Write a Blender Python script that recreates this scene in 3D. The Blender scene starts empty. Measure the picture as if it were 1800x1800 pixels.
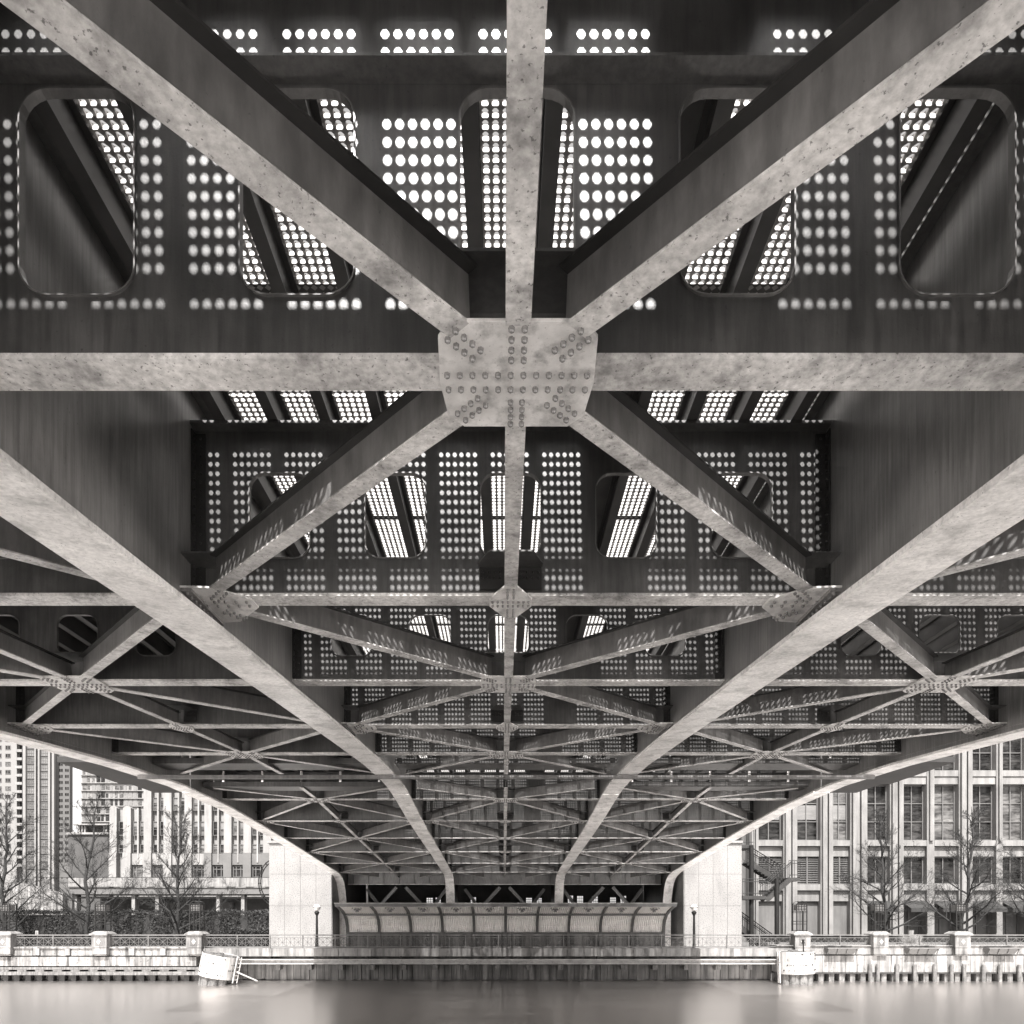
import bpy, bmesh, math, random
from mathutils import Vector, Matrix
R = math.radians
rnd = random.Random(7)
sc = bpy.context.scene
COL = sc.collection

# ------------------------------------------------------------------ measures
F = 1250.0; CX = 885.0; CAMX = -0.067; HY = 1613.0          # focal length and vanishing point in photo pixels
WATER = -3.05; WALK = -1.82                  # levels below the camera (camera height is zero)
U = 3.54; P = 0.9 * U; A = 3.0               # first floor beam, panel length, half girder spacing
def PX(x, Y): return (x - CX) * Y / F + CAMX
def PZ(y, Y): return (HY - y) * Y / F
def Yi(i): return U * (1 + 0.9 * i)
ZK = {-4: 1.75, -3: 2.0, -2: 2.25, -1: 2.47, 0: 2.70, 1: 2.996, 2: 3.262, 3: 3.512, 4: 3.738, 5: 3.85, 6: 3.75,
      7: 3.495, 8: 3.228, 9: 2.962, 10: 2.69, 11: 2.45, 12: 2.2, 13: 2.0, 14: 1.8, 15: 1.7}
def zb(Y):
    i = (Y / U - 1) / 0.9
    k = math.floor(i); k = max(-4, min(14, k)); t = i - k
    return ZK[k] * (1 - t) + ZK[k + 1] * t
GO = ((-99, .26), (18.5, .26), (20.9, .34), (22.7, .45), (25.6, .44), (30.5, .31), (36, .22), (99, .22))
def goff(Y):         # how far the girder soffit hangs below the floor beams
    for (a, p), (b, q) in zip(GO[:-1], GO[1:]):
        if a <= Y <= b: return p + (q - p) * (Y - a) / (b - a)
TOPF = 4.59          # top of the floor beams
SPLIT = 20.25        # joint between the two leaves

# ------------------------------------------------------------------ materials
TINT = (1.0, 0.972, 0.95)
def mat(name, base, rough=0.6, noise=(3.0, 0.25), streak=None, speck=None, bump=0.0, bscale=60.0, metal=0.0, spec=0.5, grime=None):
    m = bpy.data.materials.new(name); m.use_nodes = True
    nt = m.node_tree; N = nt.nodes; L = nt.links
    bs = N['Principled BSDF']
    geo = N.new('ShaderNodeNewGeometry')
    def noise_val(scale, detail, lo, hi, vec_scale=None, a=0.3, b=0.7):
        src = geo.outputs['Position']
        if vec_scale:
            mp = N.new('ShaderNodeMapping'); mp.inputs['Scale'].default_value = vec_scale
            L.new(src, mp.inputs['Vector']); src = mp.outputs['Vector']
        n = N.new('ShaderNodeTexNoise'); n.inputs['Scale'].default_value = scale
        n.inputs['Detail'].default_value = detail; n.inputs['Roughness'].default_value = 0.62
        L.new(src, n.inputs['Vector'])
        r = N.new('ShaderNodeMapRange'); r.inputs['From Min'].default_value = a; r.inputs['From Max'].default_value = b
        r.inputs['To Min'].default_value = lo; r.inputs['To Max'].default_value = hi
        L.new(n.outputs['Fac'], r.inputs['Value'])
        return r.outputs['Result'], n
    def mul(a, b):
        k = N.new('ShaderNodeMath'); k.operation = 'MULTIPLY'
        L.new(a, k.inputs[0])
        if isinstance(b, float): k.inputs[1].default_value = b
        else: L.new(b, k.inputs[1])
        return k.outputs[0]
    v, n1 = noise_val(noise[0], 6, 1 - noise[1], 1 + noise[1])
    if streak:
        s, _ = noise_val(streak[0], 4, 1 - streak[1], 1 + streak[1], (1, 1, streak[2]), 0.35, 0.65)
        v = mul(v, s)
    if grime:
        s, _ = noise_val(grime[0], 5, 1.0, 1 - grime[1], (1, 1, grime[2]), 0.5, 0.68)
        v = mul(v, s)
    if speck:
        s, _ = noise_val(speck[0], 3, 1.0, 1 - speck[1], None, speck[2], speck[2] + 0.06)
        v = mul(v, s)
    v = mul(v, float(base))
    cc = N.new('ShaderNodeCombineColor')
    for k in range(3):
        L.new(mul(v, float(TINT[k])), cc.inputs[k])
    L.new(cc.outputs[0], bs.inputs['Base Color'])
    bs.inputs['Roughness'].default_value = rough
    bs.inputs['Metallic'].default_value = metal
    bs.inputs['Specular IOR Level'].default_value = spec
    if bump:
        nb = N.new('ShaderNodeTexNoise'); nb.inputs['Scale'].default_value = bscale; nb.inputs['Detail'].default_value = 4
        L.new(geo.outputs['Position'], nb.inputs['Vector'])
        bp = N.new('ShaderNodeBump'); bp.inputs['Strength'].default_value = bump; bp.inputs['Distance'].default_value = 0.02
        L.new(nb.outputs['Fac'], bp.inputs['Height']); L.new(bp.outputs['Normal'], bs.inputs['Normal'])
    return m

M = {}
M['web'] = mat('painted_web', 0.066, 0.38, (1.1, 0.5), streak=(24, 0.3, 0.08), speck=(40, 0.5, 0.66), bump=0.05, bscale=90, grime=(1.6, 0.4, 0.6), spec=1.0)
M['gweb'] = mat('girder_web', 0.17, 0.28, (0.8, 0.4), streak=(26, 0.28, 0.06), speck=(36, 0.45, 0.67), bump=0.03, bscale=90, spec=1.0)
M['flange'] = mat('worn_bounce_lit_flange', 0.5, 0.27, (1.6, 0.42), streak=(26, 0.2, 1), speck=(46, 0.6, 0.62), bump=0.08, bscale=140, grime=(4, 0.5, 1), spec=0.8)  # lighter than the webs: bounce light put into the colour, over worn speckle
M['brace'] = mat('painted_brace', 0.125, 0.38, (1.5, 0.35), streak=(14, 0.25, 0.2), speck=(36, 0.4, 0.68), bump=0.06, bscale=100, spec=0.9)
M['gflange'] = mat('bounce_lit_girder_flange', 0.84, 0.27, (1.0, 0.24), streak=(26, 0.14, 1), speck=(50, 0.55, 0.64), bump=0.06, bscale=140, grime=(3.5, 0.35, 1), spec=0.8)  # palest steel, bounce light on the undersides painted in
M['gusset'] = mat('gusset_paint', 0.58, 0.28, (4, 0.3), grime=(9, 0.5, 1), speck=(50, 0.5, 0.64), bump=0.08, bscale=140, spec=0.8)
M['bolt'] = mat('bolt_steel', 0.16, 0.25, (30, 0.3), spec=0.7)
M['string'] = mat('stringer_steel', 0.06, 0.4, (3, 0.3))
M['grate'] = mat('grating_steel', 0.42, 0.5, (6, 0.3))
M['deck']   = mat('deck_plate', 0.1, 0.7, (2, 0.3))
M['dark'] = mat('dark_steel', 0.03, 0.45, (3, 0.3), spec=0.25)
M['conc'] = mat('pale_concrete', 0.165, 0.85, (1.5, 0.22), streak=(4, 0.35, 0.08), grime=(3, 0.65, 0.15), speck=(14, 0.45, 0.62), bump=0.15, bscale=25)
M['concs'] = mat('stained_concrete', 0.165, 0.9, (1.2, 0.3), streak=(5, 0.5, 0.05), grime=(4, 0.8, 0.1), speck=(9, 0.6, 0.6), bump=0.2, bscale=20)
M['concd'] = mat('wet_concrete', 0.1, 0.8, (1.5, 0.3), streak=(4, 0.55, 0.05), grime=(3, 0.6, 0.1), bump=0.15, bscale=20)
M['granite'] = mat('speckled_granite', 0.185, 0.8, (0.6, 0.1), speck=(20, 0.4, 0.53), grime=(1.2, 0.2, 0.3), bump=0.05, bscale=80)
M['pave']   = mat('paving', 0.6, 0.9, (1, 0.2))
M['asph']   = mat('worn_asphalt', 0.08, 0.9, (1, 0.3))
M['timber'] = mat('weathered_timber', 0.1, 0.9, (6, 0.4), streak=(12, 0.4, 0.1), speck=(12, 0.6, 0.6), bump=0.3, bscale=18)
M['waler']  = mat('galvanised_waler', 0.3, 0.6, (4, 0.3), speck=(10, 0.5, 0.62), bump=0.1)
M['white'] = mat('white_wrap', 0.28, 0.6, (1.5, 0.1), streak=(6, 0.15, 0.1), speck=(5, 0.6, 0.7), grime=(3, 0.25, 0.3))
M['rail']   = mat('railing_iron', 0.09, 0.5, (8, 0.2))
M['iron'] = mat('black_iron', 0.012, 0.5, (6, 0.2), spec=0.2)
M['corr']   = mat('corrugated_sheet', 0.8, 0.45, (2, 0.08), grime=(4, 0.15, 0.5))
M['rib']    = mat('canopy_rib', 0.07, 0.5, (4, 0.2))
M['bark']   = mat('bark', 0.014, 0.9, (12, 0.3), bump=0.3)
M['hedge'] = mat('hedge_leaf', 0.02, 0.7, (3, 0.5))
M['hedgec'] = mat('hedge_twigs', 0.02, 0.9, (3, 0.3))
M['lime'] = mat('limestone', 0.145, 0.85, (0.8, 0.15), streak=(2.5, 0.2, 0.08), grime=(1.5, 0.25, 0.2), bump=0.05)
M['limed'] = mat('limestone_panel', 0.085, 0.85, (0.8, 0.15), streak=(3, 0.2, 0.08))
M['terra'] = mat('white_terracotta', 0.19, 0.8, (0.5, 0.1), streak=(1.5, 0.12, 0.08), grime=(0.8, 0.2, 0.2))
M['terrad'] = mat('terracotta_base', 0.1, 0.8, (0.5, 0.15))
M['tower'] = mat('cream_tower', 0.17, 0.85, (0.1, 0.08))
M['towerg'] = mat('grey_tower', 0.1, 0.85, (0.1, 0.1))
M['brick']  = mat('dark_brick', 0.05, 0.9, (0.8, 0.15))
M['glass'] = mat('dark_glass', 0.02, 0.12, (0.9, 0.9), streak=(1.2, 0.8, 5), spec=0.12)  # noise bands in the colour stand in for wavy reflections
M['glassm'] = mat('mid_glass', 0.075, 0.15, (0.8, 0.6), streak=(1.0, 0.6, 4), spec=0.2)  # same painted reflection bands on a lighter pane
M['blind'] = mat('pale_blind', 0.12, 0.6, (0.5, 0.2), streak=(1.5, 0.2, 8))
M['mull'] = mat('window_frame', 0.09, 0.5, (1, 0.1))
M['awn']    = mat('awning_canvas', 0.018, 0.8, (1.5, 0.3))
M['globe']  = mat('globe_glass', 0.7, 0.2, (1, 0.05))
M['grass']  = mat('dry_grass', 0.3, 0.8, (3, 0.3))
M['void']   = mat('pit_concrete', 0.07, 0.9, (1.5, 0.3))

def water_mat():
    m = bpy.data.materials.new('river_water'); m.use_nodes = True
    nt = m.node_tree; N = nt.nodes; L = nt.links; bs = N['Principled BSDF']
    bs.inputs['Base Color'].default_value = (0.02, 0.0195, 0.019, 1)
    bs.inputs['Roughness'].default_value = 0.24
    bs.inputs['IOR'].default_value = 1.4
    g = N.new('ShaderNodeNewGeometry'); mp = N.new('ShaderNodeMapping'); mp.inputs['Scale'].default_value = (0.1, 0.9, 1)
    n = N.new('ShaderNodeTexNoise'); n.inputs['Scale'].default_value = 1.1; n.inputs['Detail'].default_value = 5
    b = N.new('ShaderNodeBump'); b.inputs['Strength'].default_value = 0.06; b.inputs['Distance'].default_value = 0.05
    L.new(g.outputs['Position'], mp.inputs['Vector']); L.new(mp.outputs['Vector'], n.inputs['Vector'])
    L.new(n.outputs['Fac'], b.inputs['Height']); L.new(b.outputs['Normal'], bs.inputs['Normal'])
    gl = N.new('ShaderNodeBsdfGlossy'); gl.inputs['Roughness'].default_value = 0.28; gl.inputs['Color'].default_value = (0.9, 0.87, 0.85, 1)
    L.new(b.outputs['Normal'], gl.inputs['Normal'])
    mx = N.new('ShaderNodeMixShader'); mx.inputs['Fac'].default_value = 0.75
    L.new(bs.outputs[0], mx.inputs[1]); L.new(gl.outputs[0], mx.inputs[2]); L.new(mx.outputs[0], N['Material Output'].inputs['Surface'])
    return m
M['water'] = water_mat()

# ------------------------------------------------------------------ mesh builder
ORG = {}
def org(o): return ORG.get(o.name, Vector((0, 0, 0))) if o else Vector((0, 0, 0))
class MB:
    def __init__(s): s.v = []; s.f = []
    def quadbox(s, c):                              # eight corners: bottom ring, top ring
        n = len(s.v); s.v += [tuple(p) for p in c]
        s.f += [(n, n+3, n+2, n+1), (n+4, n+5, n+6, n+7), (n, n+1, n+5, n+4), (n+1, n+2, n+6, n+5), (n+2, n+3, n+7, n+6), (n+3, n, n+4, n+7)]
    def box(s, x0, x1, y0, y1, z0, z1):
        s.quadbox([(x0,y0,z0),(x1,y0,z0),(x1,y1,z0),(x0,y1,z0),(x0,y0,z1),(x1,y0,z1),(x1,y1,z1),(x0,y1,z1)])
    def px(s, Yr, x0, x1, y0, y1, d0=0.0, d1=0.3):  # box given in photo pixels measured at depth Yr
        s.box(PX(x0, Yr), PX(x1, Yr), Yr + d0, Yr + d1, PZ(y1, Yr), PZ(y0, Yr))
    def bar(s, p0, p1, w, h, up=(0, 0, 1), oz=0.0):  # box bar; w across, h along up, oz shifts along up
        p0 = Vector(p0); p1 = Vector(p1); d = (p1 - p0).normalized(); up = Vector(up)
        side = d.cross(up)
        if side.length < 1e-5: side = d.cross(Vector((1, 0, 0)))
        side.normalize(); u = side.cross(d).normalized()
        c = []
        for q in (-0.5, 0.5):
            for p, sg in ((p0, -1), (p0, 1), (p1, 1), (p1, -1)):
                c.append(p + side * (sg * w * 0.5) + u * (q * h + oz))
        s.quadbox(c)
    def tube(s, p0, p1, r0, r1=None, n=6, cap=True):
        r1 = r0 if r1 is None else r1
        p0 = Vector(p0); p1 = Vector(p1); d = (p1 - p0)
        if d.length < 1e-6: return
        d.normalize(); a = d.orthogonal().normalized(); b = d.cross(a)
        k = len(s.v)
        for p, r in ((p0, r0), (p1, r1)):
            for j in range(n):
                t = 2 * math.pi * j / n
                s.v.append(tuple(p + (a * math.cos(t) + b * math.sin(t)) * r))
        for j in range(n):
            s.f.append((k + j, k + (j + 1) % n, k + n + (j + 1) % n, k + n + j))
        if cap:
            s.f.append(tuple(k + n + j for j in range(n))); s.f.append(tuple(k + n - 1 - j for j in range(n)))
    def path(s, pts, r, n=6):
        for a, b in zip(pts[:-1], pts[1:]): s.tube(a, b, r, r, n)
    def prism(s, poly, z0, z1):                     # polygon in XY raised in Z
        n = len(poly); k = len(s.v)
        s.v += [(x, y, z0) for x, y in poly] + [(x, y, z1) for x, y in poly]
        s.f.append(tuple(k + n - 1 - j for j in range(n))); s.f.append(tuple(k + n + j for j in range(n)))
        for j in range(n): s.f.append((k + j, k + (j + 1) % n, k + n + (j + 1) % n, k + n + j))
    def prism_x(s, poly, x0, x1):                   # polygon in YZ extruded along X
        n = len(poly); k = len(s.v)
        s.v += [(x0, y, z) for y, z in poly] + [(x1, y, z) for y, z in poly]
        s.f.append(tuple(k + j for j in range(n))); s.f.append(tuple(k + 2 * n - 1 - j for j in range(n)))
        for j in range(n): s.f.append((k + j, k + n + j, k + n + (j + 1) % n, k + (j + 1) % n))
    def prism_y(s, poly, y0, y1):                   # polygon in XZ extruded along Y
        n = len(poly); k = len(s.v)
        s.v += [(x, y0, z) for x, z in poly] + [(x, y1, z) for x, z in poly]
        s.f.append(tuple(k + j for j in range(n))); s.f.append(tuple(k + 2 * n - 1 - j for j in range(n)))
        for j in range(n): s.f.append((k + j, k + n + j, k + n + (j + 1) % n, k + (j + 1) % n))
    def lathe(s, c, prof, n=16):                    # (r, z) profile about the vertical through c
        k = len(s.v); cx, cy, cz = c
        for r, z in prof:
            for j in range(n):
                t = 2 * math.pi * j / n
                s.v.append((cx + r * math.cos(t), cy + r * math.sin(t), cz + z))
        for i in range(len(prof) - 1):
            for j in range(n):
                a = k + i * n; b = a + n; q = (j + 1) % n
                s.f.append((a + j, a + q, b + q, b + j))
    def xf(s, mtx, k0=0):
        for i in range(k0, len(s.v)): s.v[i] = tuple(mtx @ Vector(s.v[i]))
    def mesh(s, name, o=Vector((0, 0, 0)), recalc=True, smooth=False):
        me = bpy.data.meshes.new(name)
        me.from_pydata([(x - o[0], y - o[1], z - o[2]) for x, y, z in s.v], [], s.f)
        if recalc:
            bm = bmesh.new(); bm.from_mesh(me); bmesh.ops.recalc_face_normals(bm, faces=bm.faces); bm.to_mesh(me); bm.free()
        if smooth:
            me.polygons.foreach_set('use_smooth', [True] * len(me.polygons))
        me.update(); return me
    def build(s, name, m, parent=None, smooth=False, recalc=True, at=None):
        o0 = org(parent) if parent else (Vector(at) if at else Vector((0, 0, 0)))
        return link(name, s.mesh(name, o0, recalc, smooth), m, parent, at)
def link(name, me, m, parent=None, at=None):
    if m is not None and not me.materials: me.materials.append(M[m] if isinstance(m, str) else m)
    o = bpy.data.objects.new(name, me); COL.objects.link(o)
    if parent: o.parent = parent; ORG[o.name] = org(parent)
    elif at: o.location = at; ORG[o.name] = Vector(at)
    return o
def thing(name, label, cat, loc=(0, 0, 0), group=None):
    o = bpy.data.objects.new(name, None); COL.objects.link(o); o.location = loc; ORG[o.name] = Vector(loc)
    o.empty_display_size = 0.3
    tag(o, label, cat, group); return o
def tag(o, label, cat, group=None, kind=None):
    if label: o['label'] = label
    if cat: o['category'] = cat
    if group: o['group'] = group
    if kind: o['kind'] = kind
    return o
def struct(o): o['kind'] = 'structure'; return o
def dup(o, parent, dloc=(0, 0, 0), deep=True):
    c = o.copy(); COL.objects.link(c)
    if parent: c.parent = parent
    c.location = Vector(o.location) + Vector(dloc)
    ORG[c.name] = org(o)
    if deep:
        for ch in list(o.children): dup(ch, c)
    return c

# ------------------------------------------------------------------ bascule leaves
def rrect(cx, cz, w, h, r, n=6):
    pts = []
    for qx, qz, a0 in ((1, 1, 0), (-1, 1, 90), (-1, -1, 180), (1, -1, 270)):
        for j in range(n + 1):
            t = R(a0 + 90 * j / n)
            pts.append((cx + qx * (w / 2 - r) + r * math.cos(t), cz + qz * (h / 2 - r) + r * math.sin(t)))
    return pts
def plate_xz(outer, holes, y0, y1):
    bm = bmesh.new(); edges = []
    for loop in [outer] + holes:
        vs = [bm.verts.new((x, y0, z)) for x, z in loop]
        edges += [bm.edges.new((vs[j], vs[(j + 1) % len(vs)])) for j in range(len(vs))]
    bmesh.ops.triangle_fill(bm, use_beauty=True, use_dissolve=False, edges=edges)
    ret = bmesh.ops.extrude_face_region(bm, geom=list(bm.faces))
    bmesh.ops.translate(bm, vec=(0, y1 - y0, 0), verts=[e for e in ret['geom'] if isinstance(e, bmesh.types.BMVert)])
    bmesh.ops.recalc_face_normals(bm, faces=bm.faces)
    me = bpy.data.meshes.new('plate'); bm.to_mesh(me); bm.free(); return me

near = thing('bascule_leaf', 'near half of the steel bridge overhead, with the large bolted gusset', 'bridge', (0, 8, 2.5))
far = thing('bascule_leaf', 'far half of the steel bridge, its girders curving down behind the canopy', 'bridge', (0, 33, 2.0))
GX = (-9.0, -3.0, 3.0, 9.0)
def leaf_of(i): return near if i < 4.9 else far
def rel(p, parent): return tuple(Vector(p) - org(parent))

def girder(leaf, X, y0, y1, tail=False):
    off = goff if abs(X) < 5 else (lambda Y: .26 if Y < 21 else max(.17, .26 - .012 * (Y - 21)))
    n = max(8, int((y1 - y0) / 0.8)); ys = [y0 + (y1 - y0) * k / n for k in range(n + 1)]
    low = [(y, zb(y) - off(y)) for y in ys]
    if tail:
        low = [q for q in low if q[0] < 37.9] + [(37.9, 2.27), (38.4, 2.12), (38.8, 1.88), (39.1, 1.52), (39.35, 1.0), (39.5, 0.3), (39.55, -1.6)]
    w = MB(); k = len(low)
    up = [(y, 4.9) for y, z in low]
    for sgn in (0,):
        for j in range(k - 1):
            (ya, za), (yb, zb_) = low[j], low[j + 1]
            w.quadbox([(X-.015, ya, za+.03), (X+.015, ya, za+.03), (X+.015, yb, zb_+.03), (X-.015, yb, zb_+.03),
                       (X-.015, ya, 4.9), (X+.015, ya, 4.9), (X+.015, yb, 4.9), (X-.015, yb, 4.9)])
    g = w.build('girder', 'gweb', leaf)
    if tail:
        t = MB(); t.box(X - .015, X + .015, 39.56, 46, -1.6, 4.9); t.build('tail_plate', 'web', g)
    fl = MB()
    HW = 0.235
    n0 = len(fl.v)
    for j, (y, z) in enumerate(low):
        ty, tz = 0.0, 0.05
        if tail and y > 37.8:
            a = low[max(0, j - 1)]; b = low[min(k - 1, j + 1)]
            d = Vector((b[0] - a[0], b[1] - a[1])).normalized(); ty, tz = -d[1] * 0.05, d[0] * 0.05
        fl.v += [(X - HW, y, z), (X + HW, y, z), (X + HW, y + ty, z + tz), (X - HW, y + ty, z + tz)]
    for j in range(k - 1):
        a = n0 + 4 * j; b = a + 4
        for q in range(4): fl.f.append((a + q, a + (q + 1) % 4, b + (q + 1) % 4, b + q))
    e = n0 + 4 * (k - 1)
    fl.f += [(n0, n0 + 1, n0 + 2, n0 + 3), (e, e + 1, e + 2, e + 3)]
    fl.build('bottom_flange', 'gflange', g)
    st = MB()
    for j in range(k - 1):
        (ya, za), (yb, zb_) = low[j], low[j + 1]
        if ya > 37: break
        for s in (-1, 1):
            st.bar((X + s * .02, ya, za + .2), (X + s * .02, yb, zb_ + .2), .012, .02)
    st.build('weld_strip', 'gweb', g)
    tp = MB(); tp.box(X - .11, X + .11, y0, y1, 4.9, 4.93); tp.build('top_flange', 'web', g)
    return g
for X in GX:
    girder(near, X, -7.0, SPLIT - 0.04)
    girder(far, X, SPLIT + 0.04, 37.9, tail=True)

HOLES = {0: (3.08, 4.11), 1: (3.39, 4.2), 2: (3.64, 4.22), 8: (3.6, 4.2), 9: (3.36, 4.2), 10: (3.1, 4.15), 11: (2.9, 4.1)}
BAYS = (0.0, -6.0, 6.0)
def bolts_line(mb, p0, p1, n, axis, r=.0155, h=.022):
    p0 = Vector(p0); p1 = Vector(p1)
    for k in range(n):
        c = p0.lerp(p1, k / max(1, n - 1)); mb.tube(c, c + Vector(axis) * h * .72, r, r * .95, 6); mb.tube(c + Vector(axis) * h * .72, c + Vector(axis) * h, r * .8, r * .5, 6)
def floor_beam(i):
    Y = Yi(i); z0 = zb(Y); leaf = leaf_of(i)
    x0, x1 = -2.98, 2.98
    holes = []
    if i in HOLES:
        a, b = HOLES[i]
        holes = [(1.09 * k, (a + b) / 2, 0.58, b - a) for k in (-2, -1, 0, 1, 2)]
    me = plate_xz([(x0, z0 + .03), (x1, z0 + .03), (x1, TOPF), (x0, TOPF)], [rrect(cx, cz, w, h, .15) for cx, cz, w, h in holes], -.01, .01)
    fb = MB(); fb.box(x0, x1, -.105, .105, z0, z0 + .028); mf = fb.mesh('flange')
    ft = MB(); ft.box(x0, x1, -.125, .125, TOPF, TOPF + .028); mt = ft.mesh('flange')
    mas = []
    for s in (-1, 1):
        fa = MB()
        fa.box(s * 2.975 - .006, s * 2.975 + .006, -.1, -.012, z0 + .05, TOPF - .03)
        fa.box(s * 2.925 - .05, s * 2.925 + .05, -.024, -.012, z0 + .05, TOPF - .03)
        nb = int((TOPF - z0) / .085)
        bolts_line(fa, (s * 2.92, -.024, z0 + .12), (s * 2.92, -.024, TOPF - .08), nb, (0, -1, 0), .013, .018)
        bolts_line(fa, (s * 2.967, -.065, z0 + .12), (s * 2.967, -.065, TOPF - .08), nb, (-s, 0, 0), .013, .018)
        mas.append(fa.mesh('angle'))
    rims = []
    for cx, cz, w, h in holes:
        o = rrect(cx, cz, w, h, .15); q = rrect(cx, cz, w - .016, h - .016, .142)
        rm = MB(); n = len(o); k = len(rm.v)
        for y in (-.024, .024):
            rm.v += [(x, y, z) for x, z in o] + [(x, y, z) for x, z in q]
        for j in range(n):
            t = (j + 1) % n
            rm.f += [(j, t, n + t, n + j), (2*n + j, 3*n + j, 3*n + t, 2*n + t), (n + j, n + t, 3*n + t, 3*n + j), (j, 2*n + j, 2*n + t, t)]
        rims.append(rm.mesh('rim'))
    sm = None
    if i == 0:
        s_ = MB(); s_.box(x0, x1, -.13, -.012, 4.135, 4.15); sm = s_.mesh('stiffener')
    for bx in BAYS:
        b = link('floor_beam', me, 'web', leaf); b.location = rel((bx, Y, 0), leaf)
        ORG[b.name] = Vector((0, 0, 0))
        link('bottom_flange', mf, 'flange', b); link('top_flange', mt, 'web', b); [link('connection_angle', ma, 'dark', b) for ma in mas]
        for r_ in rims: link('opening_rim', r_, 'brace', b)
        if sm: link('stiffener', sm, 'web', b)
for i in (-2, -1, 0, 1, 2, 3, 4, 6, 7, 8, 9, 10, 11): floor_beam(i)

# gusset plates: one mesh of each kind, copied to its nodes
def oct_poly(): return [(-.30, -.34), (.30, -.34), (.37, -.25), (.385, .02), (.36, .26), (.28, .34), (-.28, .34), (-.36, .26), (-.385, .02), (-.37, -.25)]
def big_gusset(bolts=True):
    g = MB(); g.prism(oct_poly(), -.02, -.002); return g
def big_bolts():
    b = MB(); D = (0, 0, -1)
    for y in (-.035, .06): bolts_line(b, (-.345, y, -.02), (.345, y, -.02), 12, D)
    for sx in (-.03, .03):
        bolts_line(b, (sx, -.31, -.02), (sx, -.13, -.02), 4, D); bolts_line(b, (sx, .15, -.02), (sx, .31, -.02), 4, D)
    for sx in (-1, 1):
        for o in (0, .05):
            bolts_line(b, (sx * (.325 - o * .8), -.25 - o, -.02), (sx * (.215 - o * .8), -.14 - o, -.02), 4, D)
            bolts_line(b, (sx * (.31 - o * .8), .23 + o, -.02), (sx * (.2 - o * .8), .12 + o, -.02), 4, D)
    return b
def hex_poly(): return [(-.055, -.33), (.055, -.33), (.2, -.07), (.2, .08), (.055, .33), (-.055, .33), (-.2, .08), (-.2, -.07)]
def hex_bolts():
    b = MB(); D = (0, 0, -1)
    for y in (-.03, .05): bolts_line(b, (-.17, y, -.02), (.17, y, -.02), 8, D, .012)
    for sx in (-.028, .028):
        bolts_line(b, (sx, -.29, -.02), (sx, -.12, -.02), 4, D, .012); bolts_line(b, (sx, .14, -.02), (sx, .29, -.02), 4, D, .012)
    return b
def side_poly(s): return [(s * .0, -.32), (s * .28, -.3), (s * .56, -.07), (s * .57, .1), (s * .28, .42), (s * .0, .46)]
def side_bolts(s):
    b = MB(); D = (0, 0, -1)
    for y in (-.035, .05): bolts_line(b, (s * .1, y, -.02), (s * .5, y, -.02), 5, D)
    for o in (0, .05):
        bolts_line(b, (s * (.33 + o), -.26 + o, -.02), (s * (.2 + o), -.11 + o, -.02), 4, D)
        bolts_line(b, (s * (.33 + o), .36 - o, -.02), (s * (.2 + o), .2 - o, -.02), 4, D)
    b.box(min(s * .005, s * .1), max(s * .005, s * .1), -.31, .45, -.05, -.0205)
    bolts_line(b, (s * .055, -.28, -.05), (s * .055, .42, -.05), 9, D); bolts_line(b, (s * .01, -.25, -.035), (s * .01, .4, -.035), 8, (s, 0, 0))
    return b
MG = {'big': (big_gusset().mesh('gusset'), big_bolts().mesh('bolts'))}
g_ = MB(); g_.prism(hex_poly(), -.02, -.002); MG['hex'] = (g_.mesh('gusset'), hex_bolts().mesh('bolts'))
for s, nm in ((-1, 'sl'), (1, 'sr')):
    g_ = MB(); g_.prism(side_poly(s), -.02, -.002); MG[nm] = (g_.mesh('gusset'), side_bolts(s).mesh('bolts'))
def top_plate(poly):
    g = MB(); g.prism(poly, .3, .315); return g.mesh('plate')
MT = {'big': top_plate(oct_poly()), 'sl': top_plate([(0, -.3), (-.3, -.3), (-.36, .0), (-.3, .3), (0, .3)]), 'sr': top_plate([(0, -.3), (.3, -.3), (.36, .0), (.3, .3), (0, .3)]),
      'hex': top_plate([(-.2, -.33), (.2, -.33), (.3, -.1), (.3, -.02), (-.3, -.02), (-.3, -.1)])}
def put_gusset(kind, X, Y, leaf):
    z = zb(Y)
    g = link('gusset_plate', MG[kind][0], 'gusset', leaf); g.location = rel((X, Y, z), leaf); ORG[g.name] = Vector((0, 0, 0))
    if X == 0 and Y < 7:
        src = MG[kind][1]
        for q in range(0, len(src.vertices), 24):
            vs = [tuple(v.co) for v in src.vertices[q:q + 24]]
            bm_ = MB(); bm_.v = vs
            bm_.f = [f_ for o_ in (0, 12) for f_ in [(o_ + j, o_ + (j + 1) % 6, o_ + 6 + (j + 1) % 6, o_ + 6 + j) for j in range(6)] + [tuple(o_ + 6 + j for j in range(6)), tuple(o_ + 5 - j for j in range(6))]]
            bm_.build('bolt', 'bolt', g)
    else:
        o = link('bolt_group', MG[kind][1], 'bolt', g); o['kind'] = 'stuff'
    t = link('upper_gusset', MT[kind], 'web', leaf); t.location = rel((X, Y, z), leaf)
    if kind == 'hex':
        for s in (-1, 1):
            bx = MB()
            bx.box(s * .06 if s > 0 else -.29, .29 if s > 0 else -.06, -.04, -.02, .09, .3)
            bolts_line(bx, (s * .1, -.04, .2), (s * .26, -.04, .2), 4, (0, -1, 0), .012)
            bolts_line(bx, (s * .1, -.04, .25), (s * .26, -.04, .25), 4, (0, -1, 0), .012)
            link('clip_angle', bx.mesh('clip'), 'dark', g)

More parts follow.
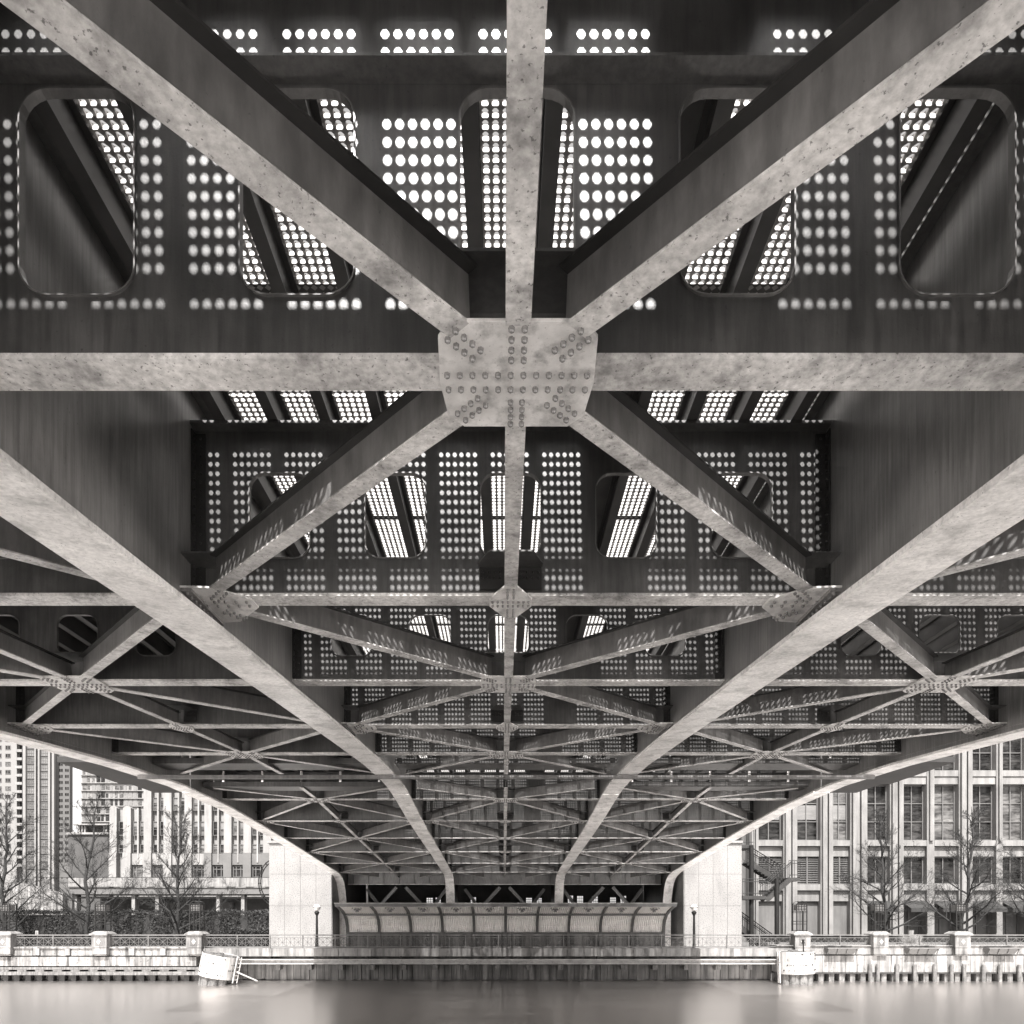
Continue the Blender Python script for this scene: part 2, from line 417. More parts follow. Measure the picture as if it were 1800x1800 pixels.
def ibeam(leaf, p0, p1, w, h, name, t=.014):
    p0 = Vector(p0); p1 = Vector(p1)
    m = MB(); m.bar(p0, p1, .012, h - 2 * t, oz=h / 2)
    o = m.build(name, 'brace', leaf)
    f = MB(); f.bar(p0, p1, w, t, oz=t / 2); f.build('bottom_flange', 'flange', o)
    f = MB(); f.bar(p0, p1, w, t, oz=h - t / 2); f.build('top_flange', 'dark', o)  # dark tone paints in the shade on the upper flange
    return o
def diag(leaf, xa, ia, xb, ib, ca=.33, cb=.38):
    ya, yb = Yi(ia), Yi(ib)
    pa = Vector((xa, ya, zb(ya) + .001)); pb = Vector((xb, yb, zb(yb) + .001)); d = (pb - pa).normalized()
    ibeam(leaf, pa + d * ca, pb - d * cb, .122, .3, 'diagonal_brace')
for bx in BAYS:
    for i in (-2, -1, 0, 1, 2, 3, 4):
        if bx and i < 0: continue
        for s in (-1, 1):
            j = i + 1 if i < 4 else 4.93
            if i % 2 == 0: diag(near, bx, i, bx + s * 2.93, j)
            else: diag(near, bx + s * 2.93, i, bx, j, .38, .33)
        y0, y1 = Yi(i) + .14, Yi(i + 1 if i < 4 else 4.9) - .14
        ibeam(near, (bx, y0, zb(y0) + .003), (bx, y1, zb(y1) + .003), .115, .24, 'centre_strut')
    for i in (5, 6, 7, 8, 9, 10, 11):
        a = i if i > 5 else 5.4
        for s in (-1, 1):
            if i % 2 == 0: diag(far, bx, a, bx + s * 2.93, i + 1)
            else: diag(far, bx + s * 2.93, a, bx, i + 1, .38, .33)
        y0, y1 = Yi(a) + .14, Yi(i + 1) - .14
        ibeam(far, (bx, y0, zb(y0) + .003), (bx, y1, zb(y1) + .003), .115, .24, 'centre_strut')
    for i in range(0, 13):
        if i == 5: continue
        lf = leaf_of(i)
        if i % 2 == 0: put_gusset('big', bx, Yi(i), lf)
        else:
            put_gusset('hex', bx, Yi(i), lf)
            put_gusset('sr', bx - 2.985, Yi(i), lf); put_gusset('sl', bx + 2.985, Yi(i), lf)

# stringers
PITCH = 0.487
SX = [-0.264 + PITCH * k for k in range(-18, 19)]
SX = [x for x in SX if abs(x) < 8.85 and min(abs(abs(x) - 3.0), abs(abs(x) - 9.0)) > 0.2]
def stringer_mesh(y0, y1):
    m = MB(); m.box(-.05, .05, y0, y1, 4.622, 4.634); m.box(-.006, .006, y0, y1, 4.634, 4.908); m.box(-.05, .05, y0, y1, 4.908, 4.922)
    return m.mesh('stringer')
m1 = stringer_mesh(-7, SPLIT - .05); m2 = stringer_mesh(SPLIT + .05, 40)
for x in SX:
    for me, lf in ((m1, near), (m2, far)):
        o = link('stringer', me, 'string', lf); o.location = rel((x, 0, 0), lf)

# open grating, real bars; panel meshes shared along the bridge
CELL = 0.0637; TY = 0.065; GZ = 4.925
def lanes(xa, xb):
    out = []; x = -0.264 - PITCH * 20
    while x < 10:
        if xa < x + PITCH / 2 < xb: out.append(x)
        x += PITCH
    return out
def grating(xa, xb, length):
    m = MB(); ls = lanes(xa, xb); X0, X1 = ls[0], ls[-1] + PITCH
    ny = int(length / TY); length = ny * TY
    for lx in ls:
        for k in range(7):
            x = lx + .0525 + CELL * k; m.box(x - .0115, x + .0115, 0, length, GZ + .012, GZ + .03)
    for j in range(ny + 1):
        y = j * TY
        m.box(X0 + .01, X1 - .01, y - .006, y + .006, GZ, GZ + .03)
        for lx in ls:                                  # added diamond at every crossing, rounds the sun dots cast below
            for k in range(7):
                x = lx + .0525 + CELL * k; n = len(m.v); 
                for z, e in ((GZ - .004, .0265), (GZ + .034, .0265)):
                    n = len(m.v); m.v += [(x - e, y, z), (x, y - e, z), (x + e, y, z), (x, y + e, z)]; m.f.append((n, n + 1, n + 2, n + 3))
    return m.mesh('grating', recalc=False)
STR = {'A': (-3.0, .62), 'B': (1.2, 3.0), 'C': (3.15, 8.8), 'D': (-4.1, -3.1), 'E': (-3.0, .62)}
GS, GE = .0, .012      # solid strip behind and before every floor beam
GM = {k: grating(*STR[k], P - GS - GE) for k in 'ABCDE'}
G0 = {k: grating(*STR[k], 1.28) for k in 'ABC'}
for k in 'ABC':
    o = link('grating_panel', G0[k], 'grate', near); o.location = rel((0, 2.12, 0), near)
    for i in range(0, 5):
        o = link('grating_panel', GM[k], 'grate', near); o.location = rel((0, Yi(i) + GS, 0), near)
for k in 'BCDE':
    for i in range(5, 11):
        o = link('grating_panel', GM[k], 'grate', far); o.location = rel((0, Yi(i) + GS, 0), far)
def slab(leaf, name, x0, x1, y0, y1, z0=4.932, z1=5.0, m='deck'):
    b = MB(); b.box(x0, x1, y0, y1, z0, z1); return b.build(name, m, leaf)
slab(near, 'deck_plate', -9.1, 9.1, -7, 2.1, 4.94, 5.0)
slab(near, 'deck_plate', -9.1, -3.0, 2.12, SPLIT - .05)
slab(near, 'deck_plate', .715, 1.19, 2.12, SPLIT - .05)
for i in (0, 1, 2, 3, 4, 6, 7, 8, 9, 10, 11):
    y = Yi(i); lf = leaf_of(i)
    c = 1.315 if i == 0 else 1.16
    slab(lf, 'cross_bar', -2.67 if i < 5 else -4.1, 9.0, y - c - .04, y - c + .04, GZ - .002, GZ - .001 + .0005)
slab(far, 'deck_plate', -9.1, -4.15, SPLIT + .05, 37.7)
slab(far, 'deck_plate', .715, 1.19, SPLIT + .05, 37.7)
slab(far, 'deck_plate', -9.1, 9.1, 37.72, 47.5)
# low inspection platforms at the joint
def platform(leaf, x0, x1, y0, y1, z, posts, name='inspection_walkway'):
    mm = 'dark' if abs(x0 + x1) > 18 else 'web'
    m = MB(); m.box(x0, x1, y0, y1, z - .05, z); m.box(x0, x1, y0, y0 + .04, z + .002, z + .09)
    o = m.build(name, mm, leaf)
    for k in range(posts):
        r = MB(); x = x0 + (x1 - x0) * (k + .5) / posts; r.box(x - .03, x + .03, y0 + .05, y0 + .1, z + .002, z + .42); r.build('hanger', 'flange', o)
    r = MB(); r.box(x0, x1, y1 - .06, y1 - .02, z + .1, z + .17); r.build('edge_rail', 'flange', o)
    return o
for a, b, n in ((-11.3, -9.3, 2), (-8.9, -3.15, 4), (-2.8, 2.8, 4), (3.15, 8.9, 4), (9.3, 11.3, 2)):
    platform(near, a, b, 17.9, 18.7 if abs(a + b) < 18 else 20.9, 3.93 if abs(a + b) < 18 else 3.97, n)
for a, b, n in ((-8.9, -3.15, 5), (3.15, 8.9, 5)):
    platform(far, a, b, 20.9, 21.6, 3.9, n)
for s in (-1, 1):
    a, b = sorted((s * 9.3, s * 11.3))
    platform(far, a, b, 21.3, 22.9, 4.07, 2)
tr = MB(); tr.box(-9.05, 9.05, 17.45, 17.53, 3.41, 3.5); tr.build('tie_rail', 'brace', near)
# lifting frame at the far end
cg = MB(); cg.box(-8.9, 8.9, 40.5, 40.53, 1.92, 2.95)
cgo = cg.build('cross_girder', 'brace', far)
cf = MB(); cf.box(-8.9, 8.9, 40.35, 40.7, 1.87, 1.91); cf.build('bottom_flange', 'flange', cgo)
for k in range(-10, 11):
    if abs(abs(k * .86) - 3) > .3:
        stf = MB(); stf.box(k * .86 - .01, k * .86 + .01, 40.4, 40.495, 1.92, 2.95); stf.build('stiffener', 'brace', cgo)
for bx in BAYS:
    for s in (-1, 1):
        ibeam(far, (bx + s * .2, 41.2, 1.7), (bx + s * 2.3, 41.4, -.6), .16, .2, 'rear_brace')
        ibeam(far, (bx + s * 2.5, 43.5, 1.7), (bx + s * .8, 43.6, -.6), .16, .2, 'rear_brace')

# ------------------------------------------------------------------ setting: water, ground
w = MB(); w.v = [(-900, 1.5, WATER), (900, 1.5, WATER), (900, 35.2, WATER), (-900, 35.2, WATER)]; w.f = [(0, 1, 2, 3)]
struct(w.build('river_water', 'water'))
w = MB(); w.box(-900, 900, 35.0, 2500, -6, WALK); struct(w.build('ground', 'asph'))
w = MB(); w.v = [(-13, 34.6, WALK + .004), (13, 34.6, WALK + .004), (13, 41, WALK + .004), (-13, 41, WALK + .004)]; w.f = [(0, 1, 2, 3)]; struct(w.build('promenade_bounce_strip', 'pave'))  # pale strip added under the bridge to bounce light onto the canopy
w = MB(); w.box(-900, 900, -900, 11.8, -6, WALK); struct(w.build('riverwalk', 'pave'))  # pale paving carried unseen under the near leaf to bounce light up

# ------------------------------------------------------------------ quay walls
QY = 34.0
def quay(label, xa, xb, kind):
    q = thing('quay_wall', label, 'quay wall', (PX((xa + xb) / 2, QY), QY, WATER))
    c = MB(); X0, X1 = PX(xa, QY), PX(xb, QY)
    if kind == 'mid':
        c.px(QY, xa, xb, 1667, 1681, .0, 1.2); c.build('coping', 'conc', q)
        n = int((xb - xa) / 58)
        for k in range(n):
            j = MB(); x = xa + 12 + k * 58.2; j.px(QY, x, x + 4, 1668, 1681, -.05, -.002); j.build('coping_rib', 'conc', q)
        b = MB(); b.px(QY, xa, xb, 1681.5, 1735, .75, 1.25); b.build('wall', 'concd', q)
        p = MB()
        x = xa
        while x < xb:
            wd = rnd.uniform(7, 15); p.px(QY, x, min(xb, x + wd - .7), 1692, 1722 + rnd.uniform(0, 4), .6 + rnd.uniform(0, .08), .74); x += wd
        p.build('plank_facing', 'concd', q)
        wl = MB(); wl.px(QY, xa + 30, xb - 2, 1686, 1687.5, -.12, .3); wl.px(QY, xa + 30, xb - 2, 1687.6, 1693, .0, .06); wl.px(QY, xa + 30, xb - 2, 1693.1, 1694.6, -.12, .3)
        x = xa + 36
        while x < xb - 6:
            cx, cz = PX(x, QY), PZ(1690.3, QY); wl.tube((cx, QY, cz), (cx, QY - .05, cz), .025, .025, 6); x += 9.3
        wl.build('waler', 'waler', q)
        x = 482
        while x < xb - 4:
            t = MB(); t.px(QY, x, x + 9, 1696, 1705, .1, .55); t.bar((PX(x - 14, QY), QY + .58, PZ(1695.5, QY)), (PX(x + 5, QY), QY + .3, PZ(1697.5, QY)), .1, .06)
            t.build('bracket', 'timber', q); x += 55.5
        for x in (470, 640, 700, 1050):
            t = MB(); t.px(QY, x, x + 5, 1681.6, 1685.8, .1, .5); t.build('spacer_block', 'dark', q)
    elif kind == 'left':
        c.px(QY, xa, xb, 1667, 1680, .06, 1.2); c.px(QY, xa, xb, 1664.5, 1667, -.02, 1.2); c.build('coping', 'concs', q)
        for x in (65, 119, 232, 287, -80, -30):
            t = MB(); t.px(QY, x - 5, x + 5, 1667.2, 1679, -.06, .055); t.build('coping_block', 'conc', q)
        b = MB(); b.px(QY, xa, xb, 1682, 1698, -.02, 1.2); b.build('apron', 'concs', q)
        b = MB(); b.px(QY, xa, xb, 1698.5, 1735, .5, 1.2); b.build('wall', 'concd', q)
        x = xa
        while x < xb:
            t = MB()
            t.px(QY, x, x + 31, 1700, 1704.5, .0, .4); t.px(QY, x, x + 31, 1708, 1714, -.03, .4)
            t.px(QY, x + 8, x + 24, 1704.6, 1707.9, .02, .4); x += 31.3
            t.build('timber_fender', 'timber', q)
        x = xa
        while x < xb:
            t = MB(); t.px(QY, x, x + 9, 1714.3, 1728, .2, .45); x += 20
            t.build('pile', 'dark', q)
    else:
        c.px(QY, xa, xb, 1663, 1678, .06, 1.2); c.px(QY, xa, xb, 1661.5, 1663, -.02, 1.2); c.build('coping', 'conc', q)
        x = xa; n = 0
        while x < xb:
            b = MB(); b.px(QY, x + .3, min(xb, x + 19.7), 1679.8, 1709, -.02, 1.2); b.build('wall_panel', 'concs' if n % 3 == 1 else 'conc', q); x += 20; n += 1
        b = MB(); b.px(QY, xa, xb, 1709.4, 1711.5, -.06, .4); b.build('sill_timber', 'dark', q)
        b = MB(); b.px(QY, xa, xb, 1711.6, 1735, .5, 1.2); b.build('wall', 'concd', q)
        x = xa
        while x < xb:
            t = MB(); t.px(QY, x, x + 9, 1711.8, 1728, .05, .45); x += 18.5
            t.build('pile', 'timber', q)
    return q
quay('stained concrete quay wall under the hedge, with slotted fender timbers', -260, 345, 'left')
quay('shadowed quay wall beneath the bridge with plank facing and long waler', 345.5, 1365, 'mid')
quay('pale concrete quay wall in front of the awnings, with short timber piles', 1365.5, 2060, 'right')
ORD = ['first', 'second', 'third', 'fourth', 'fifth', 'sixth', 'seventh', 'eighth', 'ninth', 'tenth', 'eleventh', 'twelfth']
for k, x in enumerate((1530, 1543, 1577, 1608, 1643, 1673, 1695, 1729, 1758, 1792)):
    t = MB(); t.tube((PX(x, 33.85), 33.85, WATER - .3), (PX(x, 33.85), 33.85, PZ(1695 + rnd.uniform(-1, 1), 33.85)), .09, .085, 10)
    tag(t.build('timber_pile', 'timber', at=(PX(x, 33.85), 33.85, WATER)),
        'short dark timber pile against the pale quay wall, %s one right of the white drum' % ORD[k], 'pile', 'short timber piles along the right quay wall')

# ------------------------------------------------------------------ wrapped pile clusters in the water
def dolphin(x, top, bot, Y, rad, tilt, label, ladder):
    c = Vector((PX(x, Y), Y, PZ(bot, Y)))
    d = thing('mooring_dolphin', label, 'mooring dolphin', tuple(c), 'white wrapped pile clusters at the quay')
    h = (bot - top) * Y / F
    T = Matrix.Translation(c) @ Matrix.Rotation(tilt, 4, 'Y') @ Matrix.Translation(-c)
    s_ = MB(); s_.lathe(c, [(rad * .985, 0), (rad, 0.02), (rad, h), (rad * .97, h), (rad * .95, h - .1), (rad * .95, 0.03)], 28)
    s_.xf(T); sh = s_.build('wrap', 'white', d, smooth=False)
    for k in range(34):
        a = R(rnd.uniform(-178, -2)); z = rnd.choice((.18, .42, .66, .9)) * h
        p = c + Vector((math.cos(a) * rad, math.sin(a) * rad, z)); q = c + Vector((math.cos(a) * (rad + .03), math.sin(a) * (rad + .03), z))
        b = MB()
        b.tube(p, q, rnd.choice((.015, .02, .03)), None, 6); b.xf(T); b.build('bolt_head', 'iron', sh)
    p = MB()
    for k in range(9):
        a = R(40 * k); r_ = rad * (.62 if k else 0)
        x_, y_ = c.x + math.cos(a) * r_, c.y + math.sin(a) * r_
        p.tube((x_, y_, c.z - .9), (x_, y_, c.z + h - rnd.uniform(-.04, .1)), rad * .27, None, 10)
    p.xf(T); p.build('pile', 'timber', d)
    if ladder:
        l = MB()
        for o in (0, .22):
            l.tube((c.x + rad + .05 + o * .5, c.y - .3 + o, c.z - .1), (c.x + rad + .05 + o * .5, c.y - .3 + o, c.z + h + .05), .03, None, 6)
        for k in range(6):
            z = c.z + .05 + k * h / 5.4
            l.tube((c.x + rad + .05, c.y - .3, z), (c.x + rad + .16, c.y - .08, z), .02, None, 6)
        l.tube((c.x + rad + .1, c.y - .2, c.z + .42), (c.x + rad + .95, c.y + .3, c.z + .12), .035, None, 6)
        l.xf(T); l.build('ladder', 'waler', d)
    else:
        l = MB(); l.tube((c.x + .25, c.y - .3, c.z + h - .1), (c.x + .25, c.y - .3, c.z + h + .42), .03, None, 6)
        l.tube((c.x + .25, c.y - .3, c.z + h + .36), (c.x + .25, c.y - .3, c.z + h + .55), .07, .06, 8)
        l.xf(T); l.build('marker_post', 'iron', d)
        l = MB()
        for o in (0, .2):
            l.tube((c.x - rad - .03, c.y - .3 + o, c.z - .4), (c.x - rad - .03, c.y - .3 + o, c.z + h), .03, None, 6)
        l.xf(T); l.build('ladder', 'waler', d)
dolphin(381, 1677, 1717, 32.6, .82, R(11), 'tilted white drum of wrapped piles with a ladder, leaning in the water', True)
dolphin(1399, 1672, 1711, 32.8, .82, R(-1.5), 'upright white drum of wrapped piles with small marker post on top', False)

# ------------------------------------------------------------------ pillars, lanterns and railings on the quay edge
PY = 33.95
PIL = ((10, 'left edge of the hedge'), (178, 'middle of the hedge'), (344, 'tilted white drum'), (1408, 'upright white drum'), (1545, 'first awning'), (1688, 'second row of awnings'))
PLAB = ('concrete pillar with diamond panel at far left beside the small sign',
        'concrete pillar with diamond panel in front of the second bare tree from left',
        'concrete pillar with diamond panel directly behind the tilted white drum',
        'concrete pillar with diamond panel just behind the upright white drum',
        'concrete pillar with diamond panel at the foot of the tree by the lit corner pilaster',
        'concrete pillar with diamond panel nearest the right edge, before the forked tree')
LLAB = ('black openwork lantern on the far left pillar', 'black openwork lantern on the pillar before the second tree from left',
        'black openwork lantern on the pillar behind the tilted white drum', 'tall black openwork lantern on the pillar behind the upright white drum',
        'black openwork lantern on the pillar at the foot of the first right tree', 'black openwork lantern on the pillar nearest the right edge')
for k, (x, _) in enumerate(PIL):
    X = PX(x, PY)
    p = thing('pillar', PLAB[k], 'pillar', (X, PY, PZ(1680, PY)), 'pillars with diamond panels along the quay railing')
    b = MB(); b.box(X - .36, X + .36, PY - .2, PY + .5, PZ(1665.5, PY), PZ(1644, PY)); b.build('shaft', 'conc', p)
    b = MB(); b.box(X - .34, X + .34, PY - .18, PY + .5, PZ(1677, PY), PZ(1666, PY)); b.prism_x([(PY - .2, PZ(1676.9, PY)), (PY + .2, PZ(1676.9, PY)), (PY + .2, PZ(1680, PY)), (PY - .06, PZ(1680, PY))], X - .3, X + .3)
    b.build('base', 'conc', p)
    c = MB(); z0, z1, z2 = PZ(1643.8, PY), PZ(1641.5, PY), PZ(1637, PY)
    c.box(X - .44, X + .44, PY - .28, PY + .58, z0, z1)
    c.quadbox([(X - .44, PY - .28, z1), (X + .44, PY - .28, z1), (X + .44, PY + .58, z1), (X - .44, PY + .58, z1), (X - .28, PY - .1, z2), (X + .28, PY - .1, z2), (X + .28, PY + .4, z2), (X - .28, PY + .4, z2)])
    c.build('cap', 'conc', p)
    q = MB(); q.box(X - .17, X + .17, PY - .215, PY - .203, PZ(1662, PY), PZ(1648, PY)); pn = q.build('panel', 'terrad' if k % 2 else 'concd', p)
    q = MB(); zc = PZ(1655, PY); q.prism_y([(X, zc - .14), (X + .1, zc), (X, zc + .14), (X - .1, zc)], PY - .235, PY - .217); q.build('diamond', 'white', pn)
    # lantern
    L_ = thing('lantern', LLAB[k], 'lantern', (X, PY + .15, z2), 'openwork lanterns on the quay pillars')
    f = MB(); h = z2; hw = .24; yc = PY + .15
    zt = PZ(1589, PY); zh = PZ(1602, PY)
    for sx in (-1, 1):
        for sy in (-1, 1):
            f.box(X + sx * hw - .022, X + sx * hw + .022, yc + sy * hw - .022, yc + sy * hw + .022, h, zt)
    for z in (h + .04, h + (zh - h) * .36, h + (zh - h) * .5, h + (zh - h) * .93, zh, zt):
        for sy in (-1, 1): f.box(X - hw, X + hw, yc + sy * hw - .012, yc + sy * hw + .012, z - .012, z + .012)
        for sx in (-1, 1): f.box(X + sx * hw - .012, X + sx * hw + .012, yc - hw, yc + hw, z - .014, z + .014)
    for sx in (-.33, .33): f.box(X + sx * hw - .01, X + sx * hw + .01, yc - hw - .01, yc - hw + .01, h, zh)
    f.build('frame', 'iron', L_)
    t = MB(); zr = PZ(1584, PY)
    pts = [(X - hw, zt), (X - hw * .6, zr - .03), (X, zr), (X + hw * .6, zr - .03), (X + hw, zt)]
    for y in (yc - hw, yc + hw): t.path([(a, y, b_) for a, b_ in pts], .014, 5)
    t.build('arched_top', 'iron', L_)
    t = MB(); t.box(X - hw + .03, X + hw - .03, yc - hw + .04, yc + hw - .04, zh + .04, zt - .04); lp = t.build('lamp_box', 'mull', L_)
    t = MB()
    for sx in (-.13, 0, .13):
        t.box(X + sx - .012, X + sx + .012, yc - hw + .012, yc - hw + .036, zh + .03, zt - .03)
    for z in (.33, .66): t.box(X - hw, X + hw, yc - hw + .014, yc - hw + .034, zh + (zt - zh) * z - .012, zh + (zt - zh) * z + .012)
    t.build('tracery', 'iron', lp)

def railing(xa, xb, label, np_, ends=True):
    RY = 34.1
    zt, zb_ = PZ(1643.5, RY), PZ(1664, RY)
    r = thing('railing', label, 'railing', (PX((xa + xb) / 2, RY), RY, PZ(1667, RY)), 'lattice railings along the quay edge')
    X0, X1 = PX(xa, RY), PX(xb, RY)
    t = MB()
    t.box(X0, X1, RY - .03, RY + .03, zt - .03, zt + .02); t.box(X0, X1, RY - .018, RY + .018, zt - .15, zt - .12); t.box(X0, X1, RY - .018, RY + .018, zb_ - .02, zb_ + .015)
    t.build('rail_bar', 'rail', r)
    for k in range(np_ + 1):
        x = X0 + (X1 - X0) * k / np_
        b = MB(); b.box(x - .022, x + .022, RY - .035, RY + .035, PZ(1667, RY), zt - .031); b.build('post', 'rail', r)
    for k in range(np_):
        xa_, xb_ = X0 + (X1 - X0) * k / np_, X0 + (X1 - X0) * (k + 1) / np_
        l = MB(); n = 4; h0, h1 = zb_ + .015, zt - .15
        for j in range(n):
            a = xa_ + .03 + (xb_ - xa_ - .06) * j / n; b_ = xa_ + .03 + (xb_ - xa_ - .06) * (j + 1) / n
            l.bar((a, RY, h0), (b_, RY, h1), .012, .02, (0, 1, 0)); l.bar((a, RY + .013, h1), (b_, RY + .013, h0), .012, .02, (0, 1, 0))
            l.bar(((a + b_) / 2, RY + .026, h0), ((a + b_) / 2, RY + .026, h1), .012, .014, (0, 1, 0)); l.bar((a, RY + .026, (h0 + h1) / 2), (b_, RY + .026, (h0 + h1) / 2), .012, .014, (0, 1, 0))
            if j: l.bar((a, RY, h0), (a, RY, h1), .014, .02, (0, 1, 0))
        l.build('lattice_panel', 'rail', r)
railing(-160, -6, 'lattice railing running off the left edge of the picture', 3)
railing(26, 162, 'lattice railing before the hedge, between the two leftmost pillars', 2)
railing(194, 328, 'lattice railing before the hedge, between second and third pillars', 2)
railing(360, 1392, 'very long lattice railing under the bridge in front of the canopy', 18)
railing(1424, 1529, 'lattice railing between the upright drum pillar and the next pillar', 2)
railing(1561, 1672, 'lattice railing before the awnings, between the two rightmost pillars', 2)
railing(1704, 1900, 'lattice railing running off the right edge of the picture', 3)

# planter boxes hung on the right quay wall
for k, (a, b, lab) in enumerate(((1453, 1505, 'long ribbed planter box on the quay wall, nearest the upright white drum'), (1595, 1647, 'long ribbed planter box on the quay wall between the two rightmost pillars'), (1735, 1788, 'long ribbed planter box on the quay wall, nearest the right edge'))):
    o = thing('planter_box', lab, 'planter', (PX((a + b) / 2, 33.7), 33.7, PZ(1677, 33.7)), 'planter boxes hung on the right quay wall')
    m_ = MB(); Yp = 33.72; x0, x1 = PX(a, Yp), PX(b, Yp); z0, z1 = PZ(1677, Yp), PZ(1666.5, Yp)
    m_.quadbox([(x0 + .12, Yp, z0), (x1 - .12, Yp, z0), (x1 - .12, Yp + .3, z0), (x0 + .12, Yp + .3, z0), (x0, Yp - .18, z1), (x1, Yp - .18, z1), (x1, Yp + .3, z1), (x0, Yp + .3, z1)])
    m_.build('trough', 'mull', o)
    m_ = MB(); m_.box(x0 - .03, x1 + .03, Yp - .21, Yp - .17, z1 - .03, z1 + .03)
    for q in range(4):
        x = x0 + .03 + (x1 - x0 - .06) * q / 3; m_.bar((x, Yp - .2, z1 - .03), (x, Yp - .03, z0), .04, .03, (0, -1, 0))
    m_.build('rib', 'rail', o)

# ------------------------------------------------------------------ globe lamps, sign
for x, lab in ((557, 'dark lamp post with globe, in front of the left granite pylon'), (1220, 'dark lamp post with globe, in front of the right granite pylon')):
    Y = 36.0; X = PX(x, Y); zt = PZ(1592, Y)
    l = thing('lamp_post', lab, 'lamp post', (X, Y, WALK), 'globe lamp posts by the pylons')
    m_ = MB(); m_.lathe((X, Y, WALK), [(.16, 0), (.16, .12), (.1, .2), (.075, .5), (.055, zt - WALK - .5), (.1, zt - WALK - .42), (.14, zt - WALK - .34), (.06, zt - WALK - .26), (0, zt - WALK - .26)], 12); m_.build('post', 'iron', l)
    m_ = MB()
    m_.lathe((X, Y, zt - .1), [(0, -.17)] + [(.17 * math.cos(R(a)), .17 * math.sin(R(a))) for a in range(-75, 76, 15)] + [(0, .17)], 14); m_.build('globe', 'globe', l, smooth=True)
    m_ = MB(); m_.lathe((X, Y, zt - .1), [(.185, -.02), (.2, 0), (.185, .02), (.175, 0), (.185, -.02)], 16); m_.build('ring', 'iron', l)
s_ = thing('small_sign', 'small white sign plate standing behind the railing at far left', 'sign', (PX(65, 36), 36, WALK))
m_ = MB(); m_.px(36, 64.5, 65.5, 1643, 1676, .02, .05); m_.build('post', 'rail', s_)
m_ = MB(); m_.px(36, 62.6, 67.6, 1636, 1644.2, -.02, .0); pl = m_.build('plate', 'white', s_)
m_ = MB(); m_.px(36, 64, 66.2, 1637.6, 1639, -.026, -.022); m_.px(36, 64.2, 66, 1640.6, 1642.2, -.026, -.022); m_.build('mark', 'iron', pl)

# ------------------------------------------------------------------ granite pylons
def pylon(label, xa, xb, inner, top):
    Yp = 37.8; X0, X1 = PX(xa, Yp), PX(xb, Yp); z1 = PZ(top, Yp)
    p = thing('granite_pylon', label, 'bridge pylon', ((X0 + X1) / 2, Yp, WALK), 'granite pylons beside the bridge')
    b = MB(); b.box(X0 + .03, X1 - .03, Yp + .03, 47, WALK, z1 - .01); b.build('core', 'concd', p)
    f = MB(); cols = 4; rows = [WALK, PZ(1592.3, Yp), PZ(1536.5, Yp), z1]
    for r_ in range(3):
        for c_ in range(cols):
            a = X0 + (X1 - X0) * c_ / cols; e = X0 + (X1 - X0) * (c_ + 1) / cols
            f.box(a + .007, e - .007, Yp, Yp + .05, rows[r_] + .007, rows[r_ + 1] - .007)
    f.build('front_cladding', 'granite', p)
    f = MB(); xi = X1 if inner > 0 else X0
    for r_ in range(3):
        for c_ in range(5):
            a = Yp + .055 + 9 * c_ / 5; e = Yp + .055 + 9 * (c_ + 1) / 5
            f.box(xi - .025, xi + .025, a + .007, e - .007, rows[r_] + .007, rows[r_ + 1] - .007)
    f.build('side_cladding', 'granite', p)
    c = MB(); c.box(X0 - .1, X1 + .02, Yp - .1, 47.1, z1, z1 + .12); c.build('cap', 'granite', p)
pylon('pale granite pylon left of the bridge, behind the left globe lamp', 473, 583, 1, 1482)
pylon('pale granite pylon right of the bridge, beside the dark stairs', 1203, 1304, -1, 1482)

# ------------------------------------------------------------------ pit wall behind the canopy, seen between the rear braces
pw = thing('counterweight_pit', 'dark pit wall with small bright openings behind the canopy', 'pit wall', (0, 47, WALK))
ol = [(-9.35, WALK), (9.35, WALK), (9.35, 4.9), (-9.35, 4.9)]
hl = []
for k, x in enumerate((755, 770, 832, 930, 948, 1003, 1020, 1046, 1078, 1096)):
    wv = rnd.uniform(4.2, 6.0)
    a, b, c, d = PX(x - wv, 47), PX(x + wv, 47), PZ(1590, 47), PZ(1575 + rnd.uniform(-1, 4), 47)
    hl.append([(a, c), (b, c), (b, d), (a, d)])
me = plate_xz([(x, z - WALK) for x, z in ol], [[(x, z - WALK) for x, z in h] for h in hl], 0, .25)
link('wall', me, 'void', pw)
gb = MB()
for h in hl:
    a, b, c, d = h[0][0], h[1][0], h[0][1], h[2][1]
    for t in (.33, .66): gb.box(a + (b - a) * t - .015, a + (b - a) * t + .015, 47.08, 47.11, c, d)
    for t in (.4, .75): gb.box(a, b, 47.12, 47.15, c + (d - c) * t - .015, c + (d - c) * t + .015)
gb.build('window_bars', 'iron', pw)
for s in (-1, 1):
    b = MB(); b.box(s * 9.3 - .02, s * 9.3 + .02, 41.5, 46.9, WALK, 4.8)
    b.build('side_wall', 'void', pw)
b = MB(); b.box(-9.25, 9.25, 40.0, 40.3, WALK, -.2); b.build('parapet', 'void', pw)

